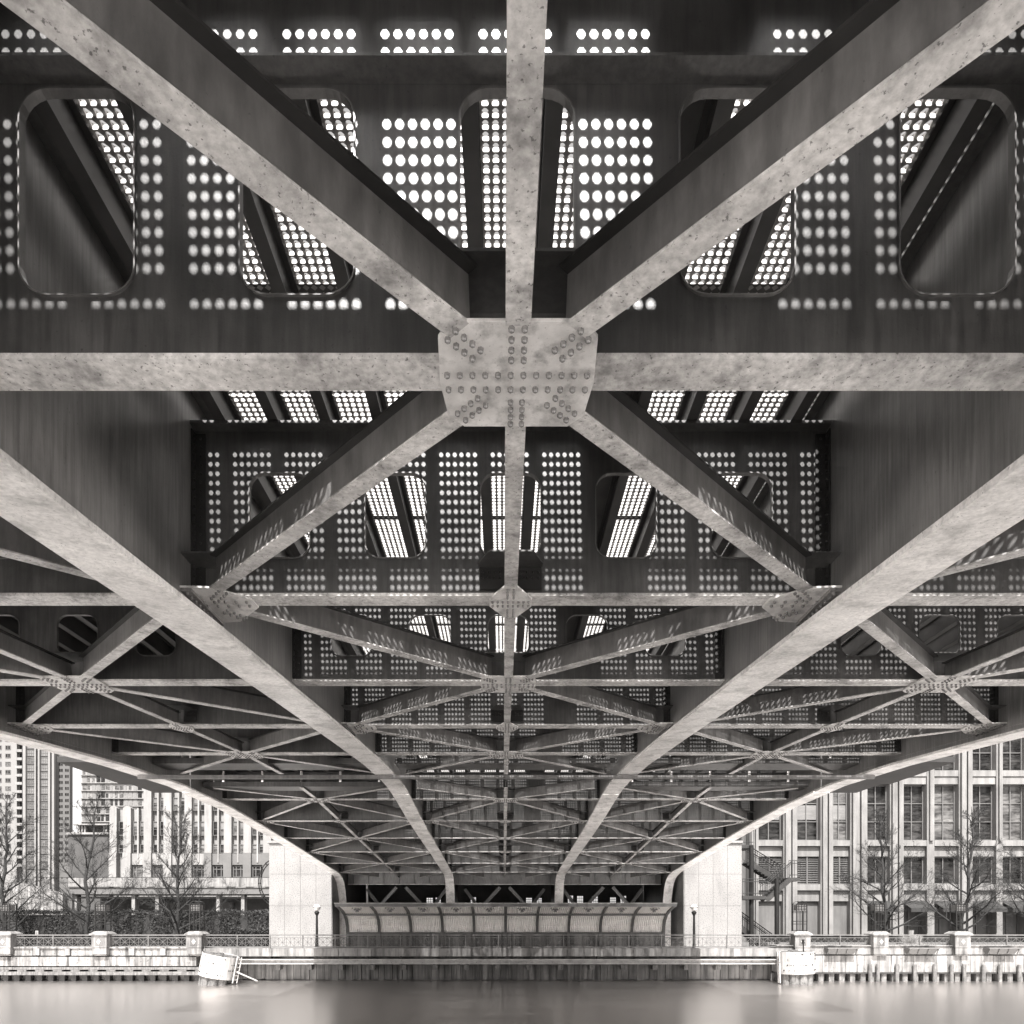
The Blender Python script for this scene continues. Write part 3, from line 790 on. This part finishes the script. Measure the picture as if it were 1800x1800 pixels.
# ------------------------------------------------------------------ curved canopy
cn = thing('canopy', 'long curved canopy of corrugated panels with dark ribs under the bridge', 'canopy', (0, 39.1, WALK))
prof = [(39.1, WALK + .02), (39.1, -.8), (39.03, -.45), (38.8, -.1), (38.35, .2), (37.75, .4), (36.6, .63)]
def canopy_strip(pts, x0, x1, n, amp, mname, name):
    m_ = MB()
    for j, (y, z) in enumerate(pts):
        a = pts[max(0, j - 1)]; b = pts[min(len(pts) - 1, j + 1)]
        d = Vector((b[0] - a[0], b[1] - a[1])).normalized(); nx = Vector((-d[1], d[0]))
        for k in range(n + 1):
            s = amp * math.cos(2 * math.pi * k / 6)
            m_.v.append((x0 + (x1 - x0) * k / n, y + nx[0] * s, z + nx[1] * s))
    for j in range(len(pts) - 1):
        for k in range(n):
            a = j * (n + 1) + k; m_.f.append((a, a + 1, a + n + 2, a + n + 1))
    return m_.build(name, mname, cn, recalc=False)
XL, XR = -8.62, 8.72
fine = []
for a, b in zip(prof[1:-1], prof[2:]):
    for t in range(4): fine.append((a[0] + (b[0] - a[0]) * t / 4, a[1] + (b[1] - a[1]) * t / 4))
fine.append(prof[-1])
for k in range(10):
    a = XL + (XR - XL) * k / 10; b = XL + (XR - XL) * (k + 1) / 10
    o = canopy_strip([(q[0] + .03, q[1]) for q in fine], a + .08, b - .08, 90, .035, 'corr', 'corrugated_panel')
    h = MB(); xm = (a + b) / 2
    h.box(xm - .16, xm + .16, 37.25, 37.5, .38, .44); h.prism_y([(xm - .09, .3), (xm + .09, .3), (xm + .05, .379), (xm - .05, .379)], 37.28, 37.45)
    for q in (-.24, -.08, .08, .24): h.tube((xm + q, 37.2, .45), (xm + q * .8, 37.3, .56), .02, None, 5)
    h.build('light_fitting', 'rib', cn)
for k in range(11):
    x = XL + (XR - XL) * k / 10
    m_ = MB()
    for a, b in zip(prof[:-1], prof[1:]): m_.bar((x, a[0] - .06, a[1]), (x, b[0] - .06, b[1]), .13, .2, (1, 0, 0)) if False else m_.bar((x, a[0] - .05, a[1]), (x, b[0] - .05, b[1]), .14, .16, (0, -1, .6))
    m_.build('rib', 'rib', cn)
m_ = MB(); m_.box(XL, XR, 38.28, 38.4, .1, .22); m_.box(XL - .1, XR + .1, 36.45, 36.6, .56, .72); m_.box(XL, XR, 39.0, 39.1, -.9, -.8); m_.build('purlin', 'rib', cn)
m_ = MB(); m_.quadbox([(XL - .15, 36.5, .721), (XR + .15, 36.5, .721), (XR + .15, 40.5, .8), (XL - .15, 40.5, .8), (XL - .15, 36.5, .76), (XR + .15, 36.5, .76), (XR + .15, 40.5, .84), (XL - .15, 40.5, .84)])
m_.build('roof_sheet', 'waler', cn)
m_ = MB(); m_.box(XL, XR, 39.12, 39.3, WALK, -.8); m_.build('base_wall', 'concd', cn)

# ------------------------------------------------------------------ dark steel stairs beside the right pylon
st = thing('steel_stairs', 'dark steel switchback stairs beside the right granite pylon', 'stairs', (PX(1345, 40), 40, WALK))  # near-black tones also hold the shade of the bridge
SY = 40.0
for x, y0, d in ((1322, 1486, .1), (1362, 1545, -.3)):
    m_ = MB(); m_.tube((PX(x, SY), SY + d, WALK), (PX(x, SY), SY + d, PZ(y0, SY)), .13, None, 14); m_.build('column', 'iron', st)
def flight(xa, ya, xb, yb, d, name='flight'):
    pa = Vector((PX(xa, SY), SY + d, PZ(ya, SY))); pb = Vector((PX(xb, SY), SY + d, PZ(yb, SY)))
    m_ = MB()
    for o in (0, .9): m_.bar(pa + Vector((0, o, 0)), pb + Vector((0, o, 0)), .05, .26)
    n = 9
    for k in range(n):
        c = pa.lerp(pb, (k + .5) / n); m_.box(c.x - .14, c.x + .14, c.y + .03, c.y + .87, c.z - .01, c.z + .03)
    f = m_.build(name, 'dark', st)
    h = MB()
    for o in (0, .9):
        off = Vector((0, o, 0)); z1 = Vector((0, 0, .95)); z2 = Vector((0, 0, .82)); z3 = Vector((0, 0, .2))
        h.tube(pa + off + z1, pb + off + z1, .03, None, 6); h.tube(pa + off + z2, pb + off + z2, .015, None, 5); h.tube(pa + off + z3, pb + off + z3, .015, None, 5)
        for k in range(15):
            c = pa.lerp(pb, k / 14) + off; h.tube(c + z3, c + z1, .012, None, 4)
    h.build('handrail', 'iron', f)
def landing(xa, xb, y, d0, d1):
    m_ = MB(); m_.px(SY, xa, xb, y, y + 6, d0, d1); l = m_.build('landing', 'dark', st)
    h = MB(); X0, X1 = PX(xa, SY), PX(xb, SY); z = PZ(y, SY)
    for yy in (SY + d0,):
        for q in (.95, .8, .15): h.tube((X0, yy, z + q), (X1, yy, z + q), .02, None, 5)
        n = int((X1 - X0) / .13)
        for k in range(n + 1): h.tube((X0 + (X1 - X0) * k / n, yy, z), (X0 + (X1 - X0) * k / n, yy, z + .95), .012, None, 4)
    h.build('handrail', 'iron', l)
flight(1328, 1512, 1386, 1548, 1.2); landing(1384, 1404, 1543, -.2, 2.1)
flight(1345, 1583, 1388, 1545, -.2); landing(1303, 1347, 1575, -.2, 2.2)
flight(1303, 1628, 1364, 1672, .6); landing(1303, 1328, 1484, .3, 2.0)
# ------------------------------------------------------------------ curved rail at the left pylon
ar = thing('ring_ladder', 'curved dark ladder hoop sticking out left of the granite pylon', 'ladder hoop', (PX(470, 39.5), 39.5, WALK))
m_ = MB(); cx_, cz_ = PX(487, 39.5), PZ(1551, 39.5)
for yy in (39.5, 39.62):
    for rr in (.98, 1.1):
        m_.path([(cx_ + rr * math.cos(R(a)) * .95, yy, cz_ + rr * 1.22 * math.sin(R(a))) for a in range(105, 256, 10)], .016, 5)
m_.build('rail', 'iron', ar)
m_ = MB()
for a in range(110, 256, 18): m_.tube((cx_ + .96 * math.cos(R(a)) * .95, 39.56, cz_ + .96 * 1.22 * math.sin(R(a))), (cx_ + 1.14 * math.cos(R(a)) * .95, 39.56, cz_ + 1.14 * 1.22 * math.sin(R(a))), .03, None, 5)
m_.build('rung', 'iron', ar)

# ------------------------------------------------------------------ hedges
def hedge(label, x0, x1, y0, y1, z1, n, seed):
    r_ = random.Random(seed)
    h = thing('hedge', label, 'hedge', ((x0 + x1) / 2, (y0 + y1) / 2, WALK))
    c = MB(); c.box(x0 + .15, x1 - .15, y0 + .22, y1 - .15, WALK, z1 - .18); c.build('inner_twigs', 'hedgec', h)
    l = MB()
    for _ in range(n):
        face = r_.random()
        x = r_.uniform(x0, x1); bump = .09 * math.sin(x * 3.1 + seed) + .06 * math.sin(x * 7.7)
        if face < .62: p = Vector((x, y0 + .1 + abs(r_.gauss(0, .11)) - bump, r_.uniform(WALK, z1)))
        else: p = Vector((x, r_.uniform(y0, y1), z1 + bump * .6 + r_.gauss(0, .05)))
        s = r_.uniform(.03, .07)
        a = Vector((r_.gauss(0, 1), r_.gauss(0, 1), r_.gauss(0, 1))).normalized(); b = a.orthogonal().normalized(); b.rotate(Matrix.Rotation(r_.uniform(0, 6.28), 3, a))
        k = len(l.v); l.v += [tuple(p - a * s), tuple(p + b * s * .5), tuple(p + a * s), tuple(p - b * s * .5)]; l.f.append((k, k + 1, k + 2, k + 3))
    l.build('leaves', 'hedge', h, recalc=False)
hedge('long tall dark clipped hedge along the left riverwalk', PX(-120, 43), PX(472, 42.6), 42.6, 44.4, PZ(1603, 43), 30000, 3)
hedge('low rounded hedge beside the left granite pylon', PX(408, 40), PX(471, 40), 39.6, 41.0, PZ(1635, 40), 6000, 5)

# ------------------------------------------------------------------ bare trees
def bare_tree(x, Y, top, spread, label, seed, fork=False):
    r_ = random.Random(seed)
    X = PX(x, Y); H = PZ(top, Y) - WALK
    t = thing('bare_tree', label, 'tree', (X, Y, WALK), 'bare street trees along the riverwalk')
    tk = MB(); tw = MB()
    leader = []; p = Vector((X, Y, WALK)); n = 14
    for k in range(n + 1):
        leader.append(p.copy()); p = p + Vector((r_.gauss(0, .07), r_.gauss(0, .07), H / n))
    rad = lambda q: .125 * (1 - q) ** .8 + .01
    for k in range(n): tk.tube(leader[k], leader[k + 1], rad(k / n), rad((k + 1) / n), 8, False)
    def branch(p, d, length, r0, depth):
        segs = (7, 5, 4, 3)[depth]
        mb = tk if depth == 0 else tw
        q = p.copy(); rr = r0
        for s in range(segs):
            d = (d + Vector((r_.gauss(0, .12), r_.gauss(0, .12), .05 + r_.gauss(0, .06)))).normalized()
            nq = q + d * (length / segs); nr = r0 * (1 - (s + 1) / (segs + .8))
            mb.tube(q, nq, rr, max(nr, (.007, .0055, .0045, .004)[depth]), (6, 4, 3, 3)[depth], False)
            if depth < 3 and not (depth == 0 and s == 0):
                for _ in range((2, 2, 2)[depth]):
                    if r_.random() < (.92, .8, .6)[depth]:
                        a = d.orthogonal().normalized(); a.rotate(Matrix.Rotation(r_.uniform(0, 6.28), 3, d))
                        nd = (d * r_.uniform(.6, 1.0) + a * r_.uniform(.4, .75)).normalized()
                        left = 1 - s / segs
                        branch(nq, nd, length * r_.uniform(.35, .55) * (.5 + .5 * left), max(nr * .5, (.008, .006, .0048)[depth]), depth + 1)
            q, rr = nq, nr
    nb = r_.randint(19, 25)
    for k in range(nb):
        q = .12 + .84 * ((k + r_.random() * .7) / nb) ** 1.25
        idx = min(n - 1, int(q * n)); base = leader[idx].lerp(leader[idx + 1], q * n - idx)
        az = k * 2.4 + r_.uniform(-.4, .4); up = .34 + .95 * q
        d = Vector((math.cos(az), math.sin(az), up)).normalized()
        branch(base, d, spread * (1.35 - 1.15 * q) * r_.uniform(.8, 1.15), .06 * (1.1 - q) + .012, 0)
    tk.build('trunk', 'bark', t, recalc=False); tw.build('crown', 'bark', t, recalc=False)
bare_tree(8, 40.5, 1392, 3.0, 'bare tree at the far left edge, before the cream tower', 11)
bare_tree(156, 41, 1392, 3.0, 'bare tree before the dark brick block, second from left', 12)
bare_tree(313, 41, 1418, 2.8, 'bare tree in front of the white terracotta building', 13)
bare_tree(1556, 41, 1425, 2.6, 'bare tree beside the lit corner pilaster right of the stairs', 14)
bare_tree(1688, 41, 1420, 2.7, 'bare tree in front of the double pilaster at right', 15)
bare_tree(1836, 41, 1430, 2.7, 'bare tree mostly cut off by the right edge', 16)

# small shrub, vase and grass behind the right railing
v_ = thing('planter_vase', 'tall pale vase planter with dry grass behind the right railing', 'planter', (PX(1601, 38), 38, WALK))
m_ = MB(); Xv = PX(1601, 38); m_.lathe((Xv, 38, WALK + .45), [(.0, 0), (.1, 0), (.15, .7), (.17, .72), (.13, .68), (0, .66)], 14); m_.build('vase', 'conc', v_)
m_ = MB(); m_.box(Xv - .6, Xv + .6, 37.7, 38.3, WALK, WALK + .45); m_.build('base', 'conc', v_)
m_ = MB()
for _ in range(260):
    a = rnd.uniform(0, 6.28); r0 = rnd.uniform(0, .5); p = Vector((Xv + math.cos(a) * r0, 38 + math.sin(a) * r0 * .5 - .1, WALK + .45)); q = p + Vector((math.cos(a) * rnd.uniform(.05, .3), math.sin(a) * .2, rnd.uniform(.25, .5)))
    m_.tube(p, q, .008, .002, 3, False)
m_.build('grass', 'grass', v_, recalc=False)

# ------------------------------------------------------------------ buildings
def window(par, Y, x0, x1, y0, y1, d, vs=(.5,), hs=(), glass='glass', name='window', fr=.06, split=None):
    X0, X1, Z0, Z1 = PX(x0, Y), PX(x1, Y), PZ(y1, Y), PZ(y0, Y)
    f = MB(); fw = fr
    f.box(X0, X0 + fw, Y + d, Y + d + .1, Z0, Z1); f.box(X1 - fw, X1, Y + d, Y + d + .1, Z0, Z1)
    f.box(X0 + fw, X1 - fw, Y + d, Y + d + .1, Z0, Z0 + fw); f.box(X0 + fw, X1 - fw, Y + d, Y + d + .1, Z1 - fw, Z1)
    for v in vs: xx = X0 + (X1 - X0) * v; f.box(xx - fw * .45, xx + fw * .45, Y + d + .01, Y + d + .09, Z0 + fw, Z1 - fw)
    for h in hs: zz = Z1 + (Z0 - Z1) * h; f.box(X0 + fw, X1 - fw, Y + d + .02, Y + d + .08, zz - fw * .4, zz + fw * .4)
    o = f.build(name, 'mull', par)
    g = MB(); g.box(X0 + fw * .5, X1 - fw * .5, Y + d + .102, Y + d + .13, Z0, Z1); g.build('pane', glass, o)
    if split:
        g = MB(); g.box(X0 + fw, X1 - fw, Y + d + .092, Y + d + .1, Z1 + (Z0 - Z1) * split[1], Z1 + (Z0 - Z1) * split[0]); g.build('blind', 'blind', o)
    return o
# --- right: limestone building
BY = 52.0
rb = thing('limestone_building', 'pale limestone building with tall gridded windows, louvres and dark awnings', 'building', (PX(1600, BY), BY, WALK))
def mass(par, Y, x0, x1, y0, d0, d1, m, name='wall'):
    b = MB(); b.box(PX(x0, Y), PX(x1, Y), Y + d0, Y + d1, WALK, PZ(y0, Y)); return b.build(name, m, par)
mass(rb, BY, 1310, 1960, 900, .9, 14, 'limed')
def pilaster(x0, x1, y0, wide):
    b = MB(); gy = 1645
    b.px(BY, x0, x1, y0, gy, 0, .85)
    if wide:
        b.px(BY, x0 + (x1 - x0) * .08, x0 + (x1 - x0) * .45, y0, gy, -.25, -.002); b.px(BY, x0 + (x1 - x0) * .58, x0 + (x1 - x0) * .92, y0, gy, -.25, -.002)
        b.px(BY, x0 - 1, x1 + 1, 1486.5, gy, -.32, -.252)if False else None
    else:
        b.px(BY, x0 + (x1 - x0) * .25, x1 - (x1 - x0) * .25, y0, 1478, -.18, -.002)
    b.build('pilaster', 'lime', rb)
for x0, x1, wd in ((1377, 1401, 1), (1442.5, 1463.5, 1), (1494.5, 1524, 1), (1564.5, 1587, 1), (1629.5, 1642.5, 0), (1685.5, 1707.5, 1), (1751.5, 1762.5, 0), (1804.5, 1828, 1), (1872, 1884, 0), (1930, 1952, 1), (1318, 1332.5, 1)):
    pilaster(x0, x1, 900, wd)
cols = ((1333, 1376.5), (1401.5, 1442), (1464, 1494), (1524.5, 1564), (1587.5, 1629), (1643, 1685), (1708, 1751), (1763, 1804), (1828.5, 1871.5), (1884.5, 1929.5))
for k, (a, b) in enumerate(cols):
    corner = k < 3
    # spandrels
    for y0, y1, d in ((1354, 1364.5, .02), (1365.5, 1378, .1), (1477, 1487, .0), (1488, 1505, .25), (1554, 1565, .02), (1566, 1584 if not corner else 1584, .25), (1234, 1245, .02), (1246, 1257, .1)):
        if corner and y0 in (1354, 1365.5): continue
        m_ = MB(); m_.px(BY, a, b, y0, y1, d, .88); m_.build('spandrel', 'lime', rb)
    big = dict(vs=(.5,), hs=(.33, .66), fr=.07)
    g = 'glass' if k not in (5, 7) else 'glassm'
    if corner:
        window(rb, BY, a, b, 1378, 1476.5, .45, split=(.36, .62) if k else (.3, .62), glass='glassm' if k == 2 else 'glass', **big)
        window(rb, BY, a, b, 1270, 1376, .45, **big)
        # louvre panel
        f = MB(); X0, X1, Z0, Z1 = PX(a, BY), PX(b, BY), PZ(1553.5, BY), PZ(1506, BY)
        n = 15
        for q in range(n):
            z = Z0 + (Z1 - Z0) * (q + .5) / n; f.bar((X0, BY + .4, z), (X1, BY + .4, z), .14, .02, (0, -.6, 1))
        f.box((X0 + X1) / 2 - .05, (X0 + X1) / 2 + .05, BY + .3, BY + .33, Z0, Z1)
        lo = f.build('louvre', 'limed', rb)
        f = MB(); f.box(X0, X1, BY + .6, BY + .65, Z0, Z1); f.build('backing', 'dark', lo)
        m_ = MB(); m_.px(BY, a, b, 1584.5, 1645, .5, .88)
        m_.build('base_panel', 'limed', rb)
    else:
        window(rb, BY, a, b, 1378.5, 1476.5, .45, glass=g, **big)
        window(rb, BY, a, b, 1257.5, 1353.5, .45, **big)
        window(rb, BY, a, b, 1505.5, 1553.5, .45, vs=(.5,), hs=(), fr=.07)
        window(rb, BY, a, b, 1584.5, 1644, .8, vs=(.5,), hs=(.25,), fr=.08, name='shop_window')
        if k < 9:
            X0, X1 = PX(a - 1, BY), PX(b + 1, BY)
            w_ = MB(); zt, zl = PZ(1583, BY), PZ(1598, BY)
            w_.quadbox([(X0, BY - 1.1, zl), (X1, BY - 1.1, zl), (X1, BY + .3, zt - .05), (X0, BY + .3, zt - .05), (X0, BY - 1.1, zl + .05), (X1, BY - 1.1, zl + .05), (X1, BY + .3, zt), (X0, BY + .3, zt)])
            w_.box(X0, X1, BY - 1.12, BY - 1.1, zl - .22, zl + .04)
            w_.build('awning', 'awn', rb)
# --- left: white terracotta building
WY = 100.0
wb = thing('terracotta_building', 'white terracotta office block with vertical piers, left of the bridge', 'building', (PX(360, WY), WY, WALK))
b = MB(); b.box(PX(193, WY), PX(258, WY), WY + 1, WY + 20, WALK, PZ(1422, WY)); b.box(PX(258, WY) + .01, PX(520, WY), WY + 1, WY + 22, WALK, PZ(1300, WY)); b.build('wall', 'terra', wb)
for x0, x1, top in ((192, 204.5, 1420), (216, 229.5, 1420), (252, 265.5, 1290), (287, 301, 1290), (324, 336.5, 1290), (359, 371.5, 1290), (393, 406.5, 1290), (427.5, 441, 1290), (462, 476, 1290), (497, 511, 1290)):
    b = MB(); b.px(WY, x0, x1, top, 1499, .05, .95); o = b.build('pier', 'terra', wb)
    if top > 1400: 
        b = MB(); X0, X1 = PX(x0, WY), PX(x1, WY); b.prism_y([(X0, PZ(1420, WY)), (X1, PZ(1420, WY)), (X1 - .2, PZ(1418, WY)), ((X0 + X1) / 2, PZ(1416.5, WY)), (X0 + .2, PZ(1418, WY))], WY + .05, WY + .9); b.build('rounded_top', 'terra', o)
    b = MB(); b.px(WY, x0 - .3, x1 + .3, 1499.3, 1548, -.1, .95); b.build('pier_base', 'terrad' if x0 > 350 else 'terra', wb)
wbay = [(230, 252), (265.5, 287), (301, 324), (336.5, 359), (371.5, 393), (406.5, 427.5), (441, 462), (476, 497)]
for k, (a, b_) in enumerate(wbay):
    mid = (a + b_) / 2
    m_ = MB(); m_.px(WY, mid - 1.4, mid + 1.4, 1292 if k else 1420, 1516, .2, .9); m_.build('mullion_pier', 'terra', wb)
    for (y0, y1) in ((1401, 1424), (1443, 1468), (1483.5, 1499), (1360, 1383), (1319, 1342)):
        if y0 < 1420 and k == 0: continue
        for u0, u1 in ((a + .4, mid - 1.8), (mid + 1.8, b_ - .4)):
            r0 = rnd.random()
            window(wb, WY, u0, u1, y0, y1, .55, vs=(), hs=(.55,), glass='glass' if r0 < .55 else 'glassm', fr=.08, split=(0, rnd.uniform(.2, .6)) if r0 > .4 else None)
    window(wb, WY, a + .6, b_ - .6, 1521.5, 1542, .5, vs=(.3, .7), hs=(.3,), glass='glass' if k > 2 else 'glassm', fr=.12)
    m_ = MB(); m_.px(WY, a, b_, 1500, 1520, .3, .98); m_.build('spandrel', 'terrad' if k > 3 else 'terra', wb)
for (y0, y1) in ((1443, 1468), (1483.5, 1499)): window(wb, WY, 205, 215.5, y0, y1, .55, vs=(), hs=(.5,), fr=.1)
# viaduct in front
VY = 75.0
vd = thing('viaduct', 'elevated roadway with concrete parapet behind the hedge', 'viaduct', (PX(300, VY), VY, WALK))
m_ = MB(); m_.px(VY, 120, 540, 1543, 1558.5, 0, .4); m_.build('parapet', 'conc', vd)
m_ = MB(); m_.px(VY, 120, 540, 1560, 1571.5, .2, 6); m_.build('deck_beam', 'terrad', vd)
m_ = MB(); m_.px(VY, 120, 540, 1576, 1579, .8, 1.2); m_.px(VY, 120, 540, 1573, 1644, 5.9, 6.3); m_.build('rear_wall', 'void', vd)
m_ = MB(); m_.px(VY, 60, 560, 1541.8, 1542.5, .1, .2)
for x in range(62, 560, 9): m_.px(VY, x, x + .7, 1542.5, 1545, .1, .2)
m_.build('guard_rail', 'iron', vd)
for x in (123, 226, 268, 376, 420):
    m_ = MB(); m_.px(VY, x, x + 6, 1572, 1640, .6, 1.4); m_.build('column', 'conc', vd)
for a, b_ in ((234, 266), (276, 300), (352, 374)):
    m_ = MB(); m_.px(VY, a, b_, 1584, 1604, 5.5, 5.85); m_.build('shutter', 'terrad', vd)
cv = MB()
cw = thing('ramp_wall', 'low dark curved ramp wall behind the left trees', 'ramp wall', (PX(50, 70), 70, WALK))
cv.v = []
pr = [(-80, 1545), (0, 1548), (40, 1553), (80, 1562), (110, 1570)]
for (x, y) in pr: cv.v += [(PX(x, 70), 70, PZ(y, 70)), (PX(x, 70), 70.5, PZ(y, 70)), (PX(x, 70), 70.5, WALK), (PX(x, 70), 70, WALK)]
for j in range(len(pr) - 1):
    a = 4 * j
    for q in range(4): cv.f.append((a + q, a + (q + 1) % 4, a + 4 + (q + 1) % 4, a + 4 + q))
cv.f += [(0, 1, 2, 3), (16, 17, 18, 19)]
cv.build('wall', 'concs', cw)
m_ = MB(); m_.px(70, -80, 118, 1570, 1645, .8, 1.2); m_.build('underpass', 'void', cw)
# --- dark brick block
KY = 112.0
kb = thing('brick_block', 'dark brick windowless block with pale roof terrace behind second tree', 'building', (PX(155, KY), KY, WALK))
mass(kb, KY, 120, 191, 1467, 0, 12, 'brick')
m_ = MB(); m_.px(KY, 119, 192, 1463.5, 1467, -.3, 12); m_.build('roof_edge', 'terra', kb)
m_ = MB(); m_.px(KY, 122, 192, 1446.5, 1448.5, 1, 9); m_.build('terrace_roof', 'terra', kb)
m_ = MB(); m_.px(KY, 126, 190, 1449, 1463, 3, 9); m_.build('penthouse', 'brick', kb)
for x in (128, 133, 138, 172, 176): 
    m_ = MB(); m_.px(KY, x, x + 2.4, 1449, 1463, 1.5, 1.9); m_.build('post', 'terra', kb)
# --- glass grid block
HY_ = 210.0
hb = thing('gridded_block', 'pale apartment block with white floor lines and grey window grid', 'building', (PX(190, HY_), HY_, WALK))
mass(hb, HY_, 143, 262, 1290, 0, 30, 'tower')
rows = [1350 + 13.6 * k for k in range(8)]
for y in rows + [1336, 1322, 1308]:
    m_ = MB(); m_.px(HY_, 142, 262, y - 1.2, y, -.5, -.01); m_.build('floor_line', 'terra', hb)
for y in rows[:-1]:
    for k in range(13):
        x = 145 + 8.1 * k
        g = ('glassm', 'glass', 'blind', 'glassm')[rnd.randrange(4)] if k > 2 else ('blind', 'glassm')[rnd.randrange(2)]
        if k > 8 and rnd.random() < .5: g = 'blind'
        m_ = MB(); m_.px(HY_, x + .6, x + rnd.choice((7.2, 7.2, 5)), y + .4 + rnd.choice((0, 0, 4)), y + 11.6, -.12, -.02); m_.build('window', g, hb)
# --- cream tower with balconies
TY_ = 260.0
tb = thing('cream_tower', 'cream apartment tower with small windows and balconies at far left', 'building', (PX(0, TY_), TY_, WALK))
mass(tb, TY_, -60, 29.5, 1150, 0, 20, 'tower')
mass(tb, TY_, 29.6, 42, 1150, 1.2, 18, 'towerg', 'balcony_bay')
for k in range(16):
    y = 1296 + 14.35 * k
    for x0, x1 in ((-6, 3), (9.5, 19)):
        window(tb, TY_, x0, x1, y, y + 7.6, -.14, vs=(.5,), hs=(), glass='glass' if k % 3 else 'glassm', fr=.2)
    m_ = MB(); m_.px(TY_, 29.8, 41, y + 7.6, y + 11.4, -.8, -.6); m_.px(TY_, 29.8, 41, y + 11.4, y + 12.2, -.8, 1.15); m_.build('balcony', 'terra', tb)
    m_ = MB(); m_.px(TY_, 31, 40, y - 1, y + 7.5, 1.1, 1.18); m_.build('balcony_door', 'glass', tb)
# --- bay window tower
UY = 235.0
ub = thing('bay_window_tower', 'tall grey tower with two columns of large gridded bay windows', 'building', (PX(70, UY), UY, WALK))
mass(ub, UY, 43, 97, 1150, 0, 1.5, 'towerg')
for x0, x1 in ((43, 48), (63.5, 66), (69.5, 72.5), (87.5, 91), (94, 98)):
    m_ = MB(); m_.px(UY, x0, x1, 1150, 1600, -.9, -.01); m_.build('pier', 'tower', ub)
for k in range(18):
    y = 1292 + 13.2 * k
    for x0, x1 in ((48.3, 63.2), (72.8, 87.2)):
        window(ub, UY, x0, x1, y, y + 11.2, -.3, vs=(.25, .5, .75), hs=(.5,), glass='blind' if k < 8 and (k + x0) % 3 > .6 else 'glassm', fr=.22)
    m_ = MB(); m_.px(UY, 66.2, 69.2, y + 2, y + 9, -.1, -.01); m_.build('slot_window', 'glass', ub)
# --- grey slab
SY_ = 280.0
sb = thing('grey_slab_block', 'grey slab block with paired tiny windows, right of the bay window tower', 'building', (PX(110, SY_), SY_, WALK))
mass(sb, SY_, 94, 122.5, 1200, 0, 2, 'towerg')
for k in range(17):
    y = 1341 + 10.6 * k
    for x in (104.2, 107.8, 114.8, 118.4):
        m_ = MB(); m_.px(SY_, x, x + 2.4, y, y + 4.6, -.15, -.01); m_.build('window', 'glass', sb)

# ------------------------------------------------------------------ light, sky, camera
EL, AZ = R(54), R(1.6)
d = Vector((math.sin(AZ) * math.cos(EL), math.cos(AZ) * math.cos(EL), -math.sin(EL)))
sun = bpy.data.lights.new('sun', 'SUN'); sun.energy = 5.0; sun.angle = R(0.5); sun.color = (1.0, 0.975, 0.95)
so = bpy.data.objects.new('sun', sun); COL.objects.link(so); so.rotation_euler = d.to_track_quat('-Z', 'Y').to_euler(); so.location = (0, -40, 60)
wd = bpy.data.worlds.new('World'); sc.world = wd; wd.use_nodes = True
nt = wd.node_tree; bg = nt.nodes['Background']
sky = nt.nodes.new('ShaderNodeTexSky'); sky.sky_type = 'NISHITA'; sky.sun_disc = False
sky.sun_elevation = EL; sky.sun_rotation = math.pi; sky.air_density = 1.0; sky.dust_density = 3.0
bw = nt.nodes.new('ShaderNodeRGBToBW'); cc = nt.nodes.new('ShaderNodeCombineColor')
nt.links.new(sky.outputs['Color'], bw.inputs['Color'])
for k in range(3):
    q = nt.nodes.new('ShaderNodeMath'); q.operation = 'MULTIPLY'; q.inputs[1].default_value = TINT[k]
    nt.links.new(bw.outputs['Val'], q.inputs[0]); nt.links.new(q.outputs[0], cc.inputs[k])
nt.links.new(cc.outputs[0], bg.inputs['Color']); bg.inputs['Strength'].default_value = 0.15

cam = bpy.data.cameras.new('camera'); co = bpy.data.objects.new('camera', cam); COL.objects.link(co)
co.location = (CAMX, 0, 0); co.rotation_euler = (R(90), 0, 0)
cam.sensor_width = 36; cam.lens = 36 * F / 1800; cam.shift_x = (900 - CX) / 1800; cam.shift_y = (HY - 900) / 1800
cam.clip_start = 0.05; cam.clip_end = 6000
sc.camera = co
sc.view_settings.view_transform = 'Standard'; sc.view_settings.look = 'None'; sc.view_settings.gamma = 1
sc.view_settings.exposure = 1.6
sc.cycles.use_denoising = True
sc.cycles.max_bounces = 10; sc.cycles.diffuse_bounces = 6; sc.cycles.glossy_bounces = 4
sc.cycles.sample_clamp_indirect = 6.0
